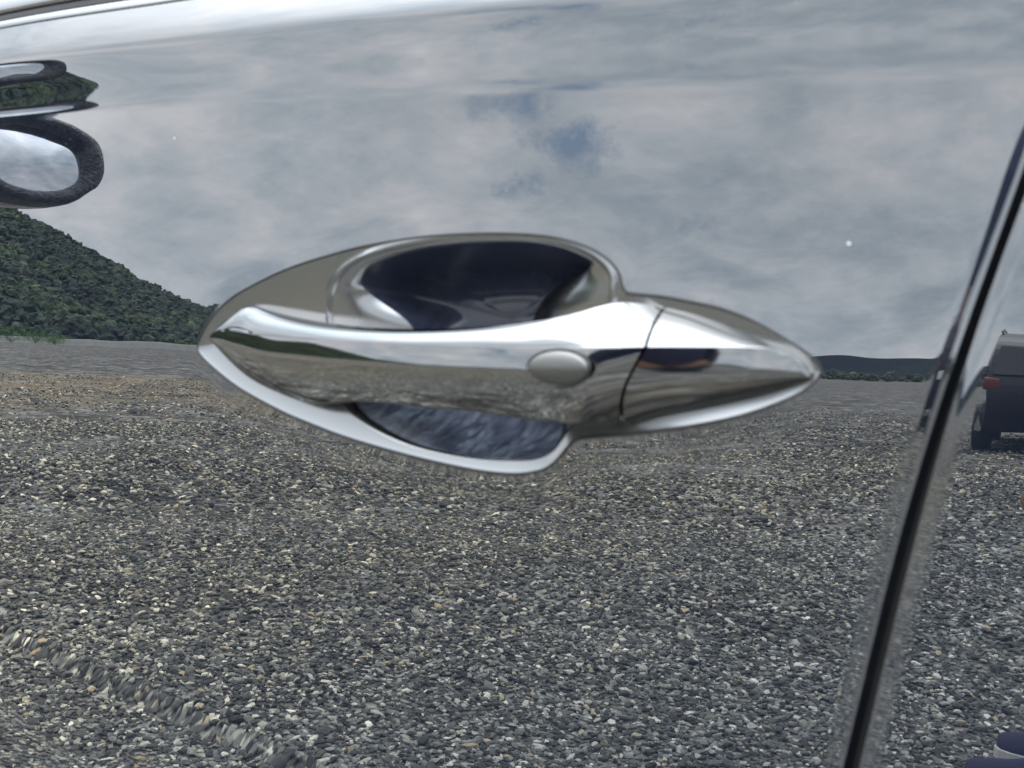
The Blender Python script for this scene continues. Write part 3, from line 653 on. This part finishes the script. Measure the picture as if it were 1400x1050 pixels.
def stones():
    M, t, b = mat('stone', (.1,.1,.1), .85); at = t.n('ShaderNodeAttribute', attribute_name='tint'); geo = t.n('ShaderNodeNewGeometry').outputs['Position']
    n = t.noise(geo, 160, 4, .6); t.L.new(t.mix(1., at.outputs['Color'], t.ramp(n, [(.3, .65), (.7, 1.3)]), 'MULTIPLY'), b.inputs['Base Color'])
    bm = bmesh.new(); bmesh.ops.create_icosphere(bm, subdivisions=1, radius=1); iv = np.array([v.co[:] for v in bm.verts]); bm.verts.index_update()
    itf = np.array([[v.index for v in f.verts] for f in bm.faces]); bm.free()
    # regions: (x0,x1,y0,y1,count,size)
    P = []
    def scatter(x0, x1, y0, y1, dens, s0, s1):
        k = int((x1-x0)*(y1-y0)*dens); s = np.exp(rng.uniform(math.log(s0), math.log(s1), k)); return np.stack([rng.uniform(x0, x1, k), rng.uniform(y0, y1, k), s], 1)
    def wedge(r0, r1, a0, a1, dens, s0, s1):
        k = int(.5*R(a1-a0)*(r1*r1-r0*r0)*dens); r = np.sqrt(rng.uniform(r0*r0, r1*r1, k)); a = np.radians(rng.uniform(a0, a1, k)); s = np.exp(rng.uniform(math.log(s0), math.log(s1), k))
        return np.stack([-np.sin(a)*r, -np.cos(a)*r, s], 1)
    far = wedge(12, 30, 3, 80, 75, .012, .030); rf_ = np.hypot(far[:, 0], far[:, 1]); far = far[rng.random(len(far)) < np.clip((30-rf_)/14, 0, 1)]
    P = np.concatenate([wedge(1.3, 3.1, -2, 78, 6800, .0042, .0115), wedge(1.3, 3.1, -2, 78, 350, .0095, .016), wedge(3.1, 5.5, 0, 78, 2300, .006, .0145), wedge(3.1, 5.5, 0, 78, 60, .0125, .019), wedge(5.5, 12, 2, 79, 600, .010, .023), far,
                        wedge(.1, 1.3, -180, 180, 900, .006, .014), wedge(1.3, 4, 78, 110, 500, .007, .015), wedge(1.3, 4, -60, -2, 500, .007, .015)])
    k = len(P); V = np.empty((k, 12, 3)); A = rng.uniform(0, 2*math.pi, k); B_ = rng.uniform(-.5, .5, k); s = P[:, 2]
    jit = 1+rng.uniform(-.28, .28, (k, 12, 1)); sc = np.stack([rng.uniform(.9, 1.6, k), rng.uniform(.6, 1.05, k), rng.uniform(.32, .68, k)], 1)
    q = iv[None]*jit*sc[:, None, :]*s[:, None, None]
    cb, sb = np.cos(B_)[:, None], np.sin(B_)[:, None]; x = q[..., 0]*cb-q[..., 2]*sb; z = q[..., 0]*sb+q[..., 2]*cb; y = q[..., 1]
    ca, sa = np.cos(A)[:, None], np.sin(A)[:, None]
    V[..., 0] = x*ca-y*sa+P[:, 0, None]; V[..., 1] = x*sa+y*ca+P[:, 1, None]
    gz = .012*np.sin(P[:, 0]*1.3+1)*np.cos(P[:, 1]*1.1)
    V[..., 2] = z+(-HG-.006+gz+s*rng.uniform(.1, .65, k))[:, None]
    F_ = (itf[None]+(np.arange(k)*12)[:, None, None]).reshape(-1, 3)
    me = mesh_np('gravel', V.reshape(-1, 3), F_, None, False)
    pal = np.array([(.024,.025,.025),(.050,.052,.051),(.088,.091,.088),(.14,.143,.136),(.22,.222,.208),(.33,.33,.305),(.47,.46,.42),(.35,.29,.20),(.64,.62,.57)])
    pr = np.array([.15,.21,.21,.16,.12,.08,.045,.02,.02]); warm_ = np.clip((-P[:, 0]-.9)/2, 0, 1)[:, None]*np.array([.24, .12, -.08]); ci = pal[rng.choice(9, k, p=pr/pr.sum())]*rng.uniform(.8, 1.2, (k, 1))*(1+warm_)*np.array([1.0, 1.0, .97])
    a = me.attributes.new('tint', 'FLOAT_COLOR', 'FACE'); c4 = np.ones((k, 4)); c4[:, :3] = ci
    a.data.foreach_set('color', np.repeat(c4, 20, 0).ravel().astype(np.float32))
    link('gravel', me, M, None, kind='stuff', label='loose grey crushed stone gravel covering the parking ground', category='gravel')
stones()
# ================================================================ wooded hill and far tree line
HAZ = [-180, -100, -40, 0, 15, 30, 44, 55.5, 59.6, 63, 67, 73, 80, 95, 115, 140, 180]; HEL = [.5, .9, .5, .22, .22, .22, .5, 2.0, 3.7, 5.5, 7.2, 8.6, 9.4, 9.5, 6, 2, .5]
def leaf_mat(name, c0, c1, c2):
    M, t, b = mat(name, c0, .9); at = t.n('ShaderNodeAttribute', attribute_name='tint'); geo = t.n('ShaderNodeNewGeometry').outputs['Position']
    n = t.noise(geo, 1.1, 5, .7); c = t.ramp(n, [(.3, c0), (.52, c1), (.75, c2)]); big = t.noise(geo, .022, 5, .65); c = t.mix(1., c, t.ramp(big, [(.36, (.45, .5, .6)), (.5, (1, 1, 1)), (.64, (1.9, 1.6, 1.0))]), 'MULTIPLY'); t.L.new(t.mix(1., c, at.outputs['Color'], 'MULTIPLY'), b.inputs['Base Color']); return M
LEAF = leaf_mat('forest_leaves', (.006,.014,.008), (.015,.030,.014), (.042,.058,.026))
def dirv(a): return np.stack([-np.sin(np.radians(a)), -np.cos(np.radians(a))], -1)
RB, RT = 480., 800.
def hill_h(a, r):
    el = np.interp(a, HAZ, HEL); H = np.tan(np.radians(el))*RT
    s = np.clip((r-RB)/(RT-RB), 0, 1); return H*np.clip(s, 0, 1)**.85
def hill():
    az = np.arange(-180, 180, 2.); rr = np.r_[RB-2, np.linspace(RB, RT, 10), 900, 1100]
    V = []
    for r in rr:
        h = hill_h(az, np.full(len(az), r)) if r <= RT else hill_h(az, np.full(len(az), RT))*(.9 if r < 1000 else .2)
        if r < RB: h = h*0-1
        V.append(np.stack([*(dirv(az)*r).T, h*.93-HG], 1))
    V = np.array(V); M, t, b = mat('hill_soil', (.02,.03,.015), .95); t.L.new(t.mix(t.noise(t.n('ShaderNodeNewGeometry').outputs['Position'], .08, 5, .6), (.012,.022,.012), (.03,.04,.02)), b.inputs['Base Color'])
    link('wooded_hill', mesh_np('wooded_hill', V.reshape(-1, 3), grid_faces(len(rr), len(az), True)), M, None, kind='structure')
    bm = bmesh.new(); bmesh.ops.create_icosphere(bm, subdivisions=2, radius=1); iv = np.array([v.co[:] for v in bm.verts]); bm.verts.index_update(); itf = np.array([[v.index for v in f.verts] for f in bm.faces]); bm.free()
    n = 8500; a = rng.uniform(48, 90, n); r = RB+(RT-RB)*rng.uniform(0, 1, n)**1.05
    n2 = 1500; a = np.r_[a, rng.uniform(-70, 50, n2)]; r = np.r_[r, rng.uniform(RB, RB+120, n2)]
    n3 = 700; a = np.r_[a, rng.uniform(48, 90, n3)]; r = np.r_[r, rng.uniform(RT-8, RT, n3)]
    k = len(a); s = np.exp(rng.uniform(math.log(1.0), math.log(3.4), k))*np.where(rng.random(k) < .08, 1.4, 1); s = np.where(a < 48, s*.8, s)
    V = iv[None]*(1+rng.uniform(-.38, .38, (k, len(iv), 1)))*s[:, None, None]*np.array([1, 1, .85]); V[..., :2] += (dirv(a)*r[:, None])[:, None]; V[..., 2] += (hill_h(a, r)*.93-HG+s*.55)[:, None]
    me = mesh_np('hill_forest', V.reshape(-1, 3), (itf[None]+(np.arange(k)*len(iv))[:, None, None]).reshape(-1, 3), None, False)
    c4 = np.ones((k, 4)); c4[:, :3] = np.array([1., 1, 1])*rng.uniform(.5, 1.5, (k, 1))*np.where((rng.random(k) < .06)[:, None], np.array([2.6, 2.2, 2.0]), 1); c4[:, 0] *= rng.uniform(.8, 1.3, k)
    at = me.attributes.new('tint', 'FLOAT_COLOR', 'FACE'); at.data.foreach_set('color', np.repeat(c4, len(itf), 0).ravel().astype(np.float32))
    az = np.arange(-75, 62, .25); el = 1.0+.18*np.sin(az*.11)+.09*np.sin(az*.37+1)+.03*np.sin(az*1.3)
    el *= np.clip((az+75)/10, 0, 1)*np.clip((62-az)/10, 0, 1)
    V2 = np.array([np.stack([*(dirv(az)*r_).T, h_*np.tan(np.radians(el))*1900-HG-1], 1) for r_, h_ in ((1400, 0), (1600, .5), (1800, .85), (1900, 1), (2100, .9), (2600, 0))])
    M2, t2, b2 = mat('far_woods', (.03,.04,.045), .95); t2.L.new(t2.mix(t2.noise(t2.n('ShaderNodeNewGeometry').outputs['Position'], .02, 6, .7), (.012,.017,.022), (.030,.036,.040)), b2.inputs['Base Color'])
    b2.inputs['IOR'].default_value = 1.0; link('far_hills', mesh_np('far_hills', V2.reshape(-1, 3), grid_faces(6, len(az))), M2, None, kind='structure')
    link('hill_forest', me, LEAF, None, kind='stuff', label='dark green forest covering the hill beyond the gravel lot', category='forest')
hill()
# ================================================================ low wall and shrubs at the foot of the hill
def pol(a, r): return np.array([-math.sin(R(a))*r, -math.cos(R(a))*r])
def low_wall():
    M, t, b = mat('pale_concrete', (.42,.41,.39), .85); oc = t.n('ShaderNodeNewGeometry').outputs['Position']
    t.L.new(t.mix(t.noise(oc, .8, 5, .6), (.30,.29,.27), (.52,.51,.48)), b.inputs['Base Color'])
    a = np.arange(50, 96, 1.); V = []
    for z, dr in ((-.1, 0), (1.12, 0), (1.2, .04), (1.2, .34), (1.12, .38), (-.1, .38)):
        V.append(np.stack([*(dirv(a)*(200+dr+np.sin(a*.3)[:]*2)[:, None]).T, np.full(len(a), z-HG)], 1))
    V = np.array(V); link('concrete_wall', mesh_np('concrete_wall', V.reshape(-1, 3), grid_faces(6, len(a)), None, False), M, None, label='long low pale concrete wall between the gravel lot and the wooded hill', category='wall')
low_wall()
GREEN = leaf_mat('shrub_leaves', (.03,.075,.012), (.06,.13,.022), (.12,.22,.04))
BARK, _, _ = mat('bark', (.06,.045,.03), .9)
def shrub(a, r, h, w, label):
    root = bpy.data.objects.new('shrub', None); COL.objects.link(root); p = pol(a, r); root.location = (p[0], p[1], -HG)
    root['label'] = label; root['category'] = 'shrub'; root['group'] = 'shrubs in front of the low wall'
    n = 1500; q = rng.normal(0, 1, (n, 3)); q /= np.linalg.norm(q, axis=1)[:, None]; q *= (rng.random((n, 1))**.35)
    lob = 1+.35*np.sin(q[:, :1]*7+a)*np.cos(q[:, 1:2]*5+r)
    c = q*lob*np.array([w/2, w/2, h/2])+np.array([0, 0, h*.52]); s = rng.uniform(.06, .13, n)
    U_ = rng.normal(0, 1, (n, 3)); U_ /= np.linalg.norm(U_, axis=1)[:, None]; W_ = np.cross(U_, rng.normal(0, 1, (n, 3))); W_ /= np.linalg.norm(W_, axis=1)[:, None]
    V = np.stack([c-U_*s[:, None], c+W_*s[:, None]*.5, c+U_*s[:, None], c-W_*s[:, None]*.5], 1).reshape(-1, 3)
    me = mesh_np('leaves', V, np.arange(4*n).reshape(-1, 4), None, False); at = me.attributes.new('tint', 'FLOAT_COLOR', 'FACE')
    c4 = np.ones((len(me.polygons), 4)); c4[:, :3] *= rng.uniform(.5, 1.6, (len(c4), 1)); at.data.foreach_set('color', c4.ravel().astype(np.float32))
    link('leaves', me, GREEN, root)
    V = []; F_ = []
    for k in range(6):
        e = np.array([rng.uniform(-.4, .4)*w, rng.uniform(-.4, .4)*w, h*.75]); v, f = sweep(spline([(0, 0, 0), tuple(e*.5+np.array([.05, 0, .08])), tuple(e)], 6), np.linspace(.05, .015, 6), 6); o_ = len(V); V += v; F_ += [tuple(i+o_ for i in q_) for q_ in f]
    link('stem', mesh_np('stem', V, F_), BARK, root)
shrub(66.6, 190, 3.2, 7.5, 'wide bright green shrub before the low wall, farthest toward the front of the car')
shrub(65.2, 192, 2.5, 5.5, 'bright green shrub in the middle of the row before the low wall')
shrub(64.1, 193, 1.8, 4.5, 'lowest bright green shrub at the row end near the hill foot')
# ================================================================ dark car parked across the lot
def parked_car():
    root = bpy.data.objects.new('parked_car', None); COL.objects.link(root); p = pol(9.4, 16); root.location = (p[0], p[1], -HG); root.rotation_euler = (0, 0, R(80))
    root['label'] = 'dark estate car with roof rails parked across the gravel lot, tail lamps showing'; root['category'] = 'car'
    PB, t, b = mat('dark_green_paint', (.004,.004,.006), .25, 0, 1.35, 0.)
    DALLOY, t, b = mat('dark_alloy', (.03,.03,.032), .5, 0)
    LAMP, t, b = mat('lamp_glass', (.75,.75,.72), .15, 0, 1.5); REDL, t, b = mat('red_lamp_glass', (.10,.008,.008), .3)
    side = [(-2.25,.32),(-2.3,.62),(-2.18,.86),(-1.35,1.02),(-.65,1.5),(-.1,1.62),(1.2,1.62),(1.95,1.42),(2.22,1.0),(2.28,.6),(2.2,.32)]
    lo = spline(side, 60); bm = bmesh.new(); rows = []
    def arch(x, z):
        for cx in (-1.42, 1.38):
            d = abs(x-cx)
            if d < .37: z = max(z, .33+math.sqrt(.37**2-d*d)*.96)
        return z
    bot = [(x, arch(x, .28)) for x in np.linspace(2.2, -2.25, 70)[1:-1]]
    loop = [tuple(q) for q in lo]+bot
    for y, ins in ((-.93, 0), (.93, 0)):
        sg = np.sign(y); rows.append([bm.verts.new((x, y-sg*(.02+max(0, z-.95)*.42+max(0, .5-z)*.08+max(0, abs(x)-1.6)**2*.35), z)) for x, z in loop])
    n = len(loop)
    for k in range(n): bm.faces.new((rows[0][k], rows[0][(k+1) % n], rows[1][(k+1) % n], rows[1][k]))
    bm.faces.new(rows[0]); bm.faces.new(rows[1][::-1]); bmesh.ops.triangulate(bm, faces=[f for f in bm.faces if len(f.verts) > 4])
    bm_obj('body', bm, PB, root)
    for sg in (-1, 1):
        for nm, pts in (('front_window', [(-1.12,1.06),(-.55,1.46),(-.1,1.54),(-.1,1.08)]), ('rear_window', [(.0,1.08),(0,1.54),(.9,1.54),(.9,1.08)]), ('quarter_window', [(1.0,1.08),(1.0,1.53),(1.35,1.5),(1.75,1.12)])):
            bm = bmesh.new(); a_ = [bm.verts.new((x, sg*(.93-.02-max(0, z-.95)*.42+.004), z)) for x, z in pts]; b_ = [bm.verts.new((x, sg*(.93-.02-max(0, z-.95)*.42-.01), z)) for x, z in pts]
            bm.faces.new(a_); bm.faces.new(b_[::-1])
            for k in range(4): bm.faces.new((a_[k], a_[(k+1) % 4], b_[(k+1) % 4], b_[k]))
            bm_obj(nm, bm, GLASS, root)
        for hx in (-.02, .95): bm = bmesh.new(); box(bm, hx-.22, hx, sg*.915-.02, sg*.915+.02, .93, .965, .008); bm_obj('door_handle', bm, CHROME, root)
        V, f = sweep(spline([(-.5, sg*.62, 1.62), (-.4, sg*.62, 1.68), (1.1, sg*.62, 1.69), (1.3, sg*.62, 1.63)], 24), .018, 8); link('roof_rail', mesh_np('roof_rail', V, f), CHROME, root)
        bm = bmesh.new(); box(bm, -1.05, -.85, sg*1.0-.09, sg*1.0+.09, 1.0, 1.13, .03); bm_obj('side_mirror', bm, PB, root, True)
        bm = bmesh.new(); box(bm, -2.22, -1.95, sg*.66-.16, sg*.66+.16, .68, .82, .04); bm_obj('headlight', bm, LAMP, root, True)
        bm = bmesh.new(); box(bm, 2.08, 2.26, sg*.7-.12, sg*.7+.12, .85, 1.02, .03); bm_obj('tail_light', bm, REDL, root, True)
        for cx in (-1.42, 1.38):
            V = []
            for y, r in ((-.11, .2), (-.11, .31), (-.09, .335), (.09, .335), (.11, .31), (.11, .2)):
                V += [(cx+r*math.cos(2*math.pi*k/32), sg*.80+y, .335+r*math.sin(2*math.pi*k/32)) for k in range(32)]
            w = link('wheel', mesh_np('wheel', V, grid_faces(6, 32, True)), TYRE, root)
            V = []; F_ = []
            for s in range(7):
                a0 = 2*math.pi*s/7; k = len(V)
                for r, ww in ((.02, .03), (.21, .035)):
                    for sd in (-1, 1): V.append((cx+r*math.cos(a0)-sd*ww*math.sin(a0), sg*.895, .335+r*math.sin(a0)+sd*ww*math.cos(a0)))
                for r, ww in ((.02, .03), (.21, .035)):
                    for sd in (-1, 1): V.append((cx+r*math.cos(a0)-sd*ww*math.sin(a0), sg*.865, .335+r*math.sin(a0)+sd*ww*math.cos(a0)))
                F_ += [(k, k+1, k+3, k+2), (k, k+2, k+6, k+4), (k+1, k+5, k+7, k+3)]
            link('rim', mesh_np('rim', V, F_, None, False), DALLOY, w)
    bm = bmesh.new(); q_ = [(1.99, -.60, 1.41), (1.99, .60, 1.41), (2.215, .68, 1.06), (2.215, -.68, 1.06)]
    a_ = [bm.verts.new((x+.02, y, z+.012)) for x, y, z in q_]; b_ = [bm.verts.new((x-.02, y, z-.012)) for x, y, z in q_]; bm.faces.new(a_); bm.faces.new(b_[::-1])
    for k in range(4): bm.faces.new((a_[k], a_[(k+1) % 4], b_[(k+1) % 4], b_[k]))
    bm_obj('tailgate_window', bm, PB, root)
    bm = bmesh.new(); box(bm, 2.24, 2.31, -.26, .26, .66, .77, .01); bm_obj('number_plate', bm, LAMP, root)
    bm = bmesh.new(); box(bm, -2.33, -2.25, -.26, .26, .45, .56, .01); bm_obj('number_plate', bm, LAMP, root)
parked_car()
# ================================================================ person standing on the gravel behind the camera
def skinned(name, pts, edges, M, root_i=0, parent=None, sub=2):
    me = bpy.data.meshes.new(name); me.from_pydata([p[:3] for p in pts], edges, []); me.update()
    o = link(name, me, M, parent); md = o.modifiers.new('skin', 'SKIN'); md.use_smooth_shade = True
    for i, p in enumerate(pts):
        v = me.skin_vertices[0].data[i]; v.radius = (p[3], p[4] if len(p) > 4 else p[3]); v.use_root = (i == root_i)
    s = o.modifiers.new('sub', 'SUBSURF'); s.levels = sub; s.render_levels = sub; return o
def person():
    SK, t, b = mat('skin', (.26,.145,.095), .5); b.inputs['Subsurface Weight'].default_value = .05
    HAIR, t, b = mat('hair', (.012,.009,.008), .5); SHIRT, t, b = mat('navy_cotton', (.015,.018,.045), .9); wear(t, b, 120, 0, .9, .1, .3, 500, .001)
    TR, t, b = mat('dark_denim', (.02,.025,.04), .9); wear(t, b, 120, 0, .9, .1, .3, 700, .001)
    SH, t, b = mat('navy_suede', (.018,.018,.055), .85); SOLE, t, b = mat('white_rubber', (.5,.49,.47), .6); EYE, t, b = mat('eye_white', (.7,.68,.65), .2); IR, t, b = mat('iris', (.02,.012,.008), .2); LIP, t, b = mat('lips', (.35,.13,.11), .5)
    # local frame: x forward (facing), y to the left hand, z up
    P = [(0,0,.95,.14,.10),(0,0,1.10,.135,.10),(0,0,1.28,.15,.105),(0,0,1.40,.12,.08),(.005,0,1.49,.055,.055),(.015,0,1.56,.05,.05)]; E = [(0,1),(1,2),(2,3),(3,4),(4,5)]
    def chain(start, pts):
        k = start
        for p in pts: P.append(p); E.append((k, len(P)-1)); k = len(P)-1
        return k
    for s in (-1, 1):
        h = chain(0, [(0,s*.10,.88,.085),(.01,s*.11,.50,.055),(.0,s*.11,.46,.055),(-.02,s*.11,.12,.038),(.0,s*.11,.06,.04),(.12,s*.115,.035,.032)])
        w = chain(3, [(0,s*.17,1.40,.055),(-.01,s*.22,1.34,.05),(-.03,s*.25,1.10,.04),(-.025,s*.255,1.06,.038),(.025,s*.26,.84,.024),(.035,s*.26,.79,.026,.016),(.045,s*.26,.74,.034,.014)])
        base = P[w]
        for q, (dy, L) in enumerate(((-.024,.070),(-.008,.080),(.008,.075),(.023,.058))):
            chain(w, [(base[0]+.012, base[1]+dy, base[2]-.022, .0095), (base[0]+.012+L*.25, base[1]+dy*1.1, base[2]-.022-L*.5, .0085), (base[0]+.005+L*.05, base[1]+dy*1.1, base[2]-.022-L*.95, .007)])
        chain(w-1, [(base[0]-.005, base[1]-s*.036, base[2]+.02, .011), (base[0]+.015, base[1]-s*.046, base[2]-.015, .0095), (base[0]+.02, base[1]-s*.042, base[2]-.04, .008)])
    # root at the pelvis
    pr = skinned('person', P, E, SK); x0, y0 = PERSON; pr.location = (x0, y0, -HG); pr.rotation_euler = (0, 0, R(184))
    pr['label'] = 'person standing on the gravel in navy shirt, dark jeans and navy shoes with white soles'; pr['category'] = 'person'
    # head with a face
    bm = bmesh.new(); bmesh.ops.create_uvsphere(bm, u_segments=40, v_segments=28, radius=1)
    for v in bm.verts:
        x, y, z = v.co; k = 1-.22*max(0, -z)**1.5
        X, Y, Z = x*.098*(k if x < 0 else 1-.06*max(0, -z)), y*.077*k, z*.118
        if x > .2:
            nose = math.exp(-((y/.16)**2))*math.exp(-((z+.12)/.22)**2)*(.5+.5*(z < .1)); X += .020*nose*(1 if z < .05 else .5)
            eye = math.exp(-(((abs(y)-.42)/.16)**2+((z-.03)/.11)**2)); X -= .012*eye
            X += .006*math.exp(-((z-.2)/.08)**2)*math.exp(-((abs(y)-.4)/.3)**2); X += .006*math.exp(-((z+.5)/.07)**2)*math.exp(-(y/.3)**2); X += .008*math.exp(-((z+.85)/.15)**2)*math.exp(-(y/.3)**2)
        v.co = (X+.02, Y, Z+1.645)
    bm_obj('head', bm, SK, pr, True)
    for s in (-1, 1):
        bm = bmesh.new(); bmesh.ops.create_uvsphere(bm, u_segments=16, v_segments=12, radius=.0125); bmesh.ops.translate(bm, vec=(.097, s*.031, 1.650), verts=bm.verts); e = bm_obj('eye', bm, EYE, pr, True)
        bm = bmesh.new(); bmesh.ops.create_uvsphere(bm, u_segments=12, v_segments=8, radius=.0062); bmesh.ops.translate(bm, vec=(.1045, s*.031, 1.650), verts=bm.verts); bm_obj('iris', bm, IR, e, True)
        bm = bmesh.new(); bmesh.ops.create_uvsphere(bm, u_segments=16, v_segments=12, radius=1); bmesh.ops.scale(bm, vec=(.018, .008, .032), verts=bm.verts); bmesh.ops.translate(bm, vec=(.012, s*.080, 1.64), verts=bm.verts); bm_obj('ear', bm, SK, pr, True)
    bm = bmesh.new(); bmesh.ops.create_uvsphere(bm, u_segments=16, v_segments=10, radius=1); bmesh.ops.scale(bm, vec=(.006, .024, .007), verts=bm.verts); bmesh.ops.translate(bm, vec=(.1165, 0, 1.588), verts=bm.verts); bm_obj('mouth', bm, LIP, pr, True)
    bm = bmesh.new(); bmesh.ops.create_uvsphere(bm, u_segments=48, v_segments=32, radius=1)
    for v in bm.verts: v.co = Vector((v.co.x*.106+.010, v.co.y*.087, v.co.z*.126+1.655))*1
    bmesh.ops.delete(bm, geom=[v for v in bm.verts if (v.co.x > .03 and v.co.z < 1.715-.02*math.cos(v.co.y*60)) or v.co.z < 1.60 or (v.co.x > -.01 and v.co.z < 1.66)], context='VERTS')
    h = bm_obj('hair', bm, HAIR, pr, True); so_ = h.modifiers.new('s', 'SOLIDIFY'); so_.thickness = .012
    # clothing
    T = [(0,0,.93,.165,.12),(0,0,1.10,.152,.118),(0,0,1.28,.168,.122),(0,0,1.40,.135,.098),(0,0,1.455,.082,.078)]; TE = [(0,1),(1,2),(2,3),(3,4)]
    for s in (-1, 1): k = len(T); T += [(0,s*.17,1.405,.072),(-.01,s*.225,1.33,.064),(-.028,s*.252,1.10,.054),(.022,s*.26,.86,.042)]; TE += [(3,k),(k,k+1),(k+1,k+2),(k+2,k+3)]
    skinned('shirt', T, TE, SHIRT, 0, pr)
    T = [(0,0,.99,.150,.108),(0,0,.92,.155,.115)]; TE = [(0,1)]
    for s in (-1, 1): k = len(T); T += [(0,s*.10,.82,.100),(.012,s*.11,.50,.072),(-.005,s*.11,.28,.062),(-.015,s*.11,.09,.058)]; TE += [(1,k),(k,k+1),(k+1,k+2),(k+2,k+3)]
    skinned('trousers', T, TE, TR, 0, pr)
    for s in (-1, 1):
        sec = [(-.085,.026,.040,.055),(-.07,.036,.040,.075),(-.03,.042,.040,.088),(.03,.042,.036,.090),(.08,.043,.036,.070),(.13,.047,.034,.052),(.17,.046,.033,.044),(.20,.036,.032,.036),(.215,.018,.030,.028)]
        V = []
        for x, w, zb, h_ in sec:
            for k in range(16): q = 2*math.pi*k/16; zz = math.sin(q); V.append((x, s*.113+w*math.cos(q)*(1 if zz < 0 else 1-.25*zz), .024+max(0, zz)*h_+min(0, zz)*.004))
        f = [tuple(int(a) for a in q) for q in grid_faces(9, 16, True)]+[tuple(range(16)), tuple(range(128, 144))]
        shoe = link('shoe', mesh_np('shoe', V, f), SH, pr)
        V = []
        ol_ = [(x, w) for x, w, _, _ in sec]; loop = [(x-.004*(1 if x < 0 else -1), s*.113+w+.005) for x, w in ol_]+[(x-.004*(1 if x < 0 else -1), s*.113-w-.005) for x, w in ol_[::-1]]
        for z in (0, .022, .027): V += [(x, y, z) for x, y in loop]
        f = [tuple(int(a) for a in q) for q in grid_faces(3, 18, True)]+[tuple(range(18))[::-1], tuple(range(36, 54))]
        link('sole', mesh_np('sole', V, f, None, False), SOLE, shoe)
PERSON = (-.15, -2.24)
person()
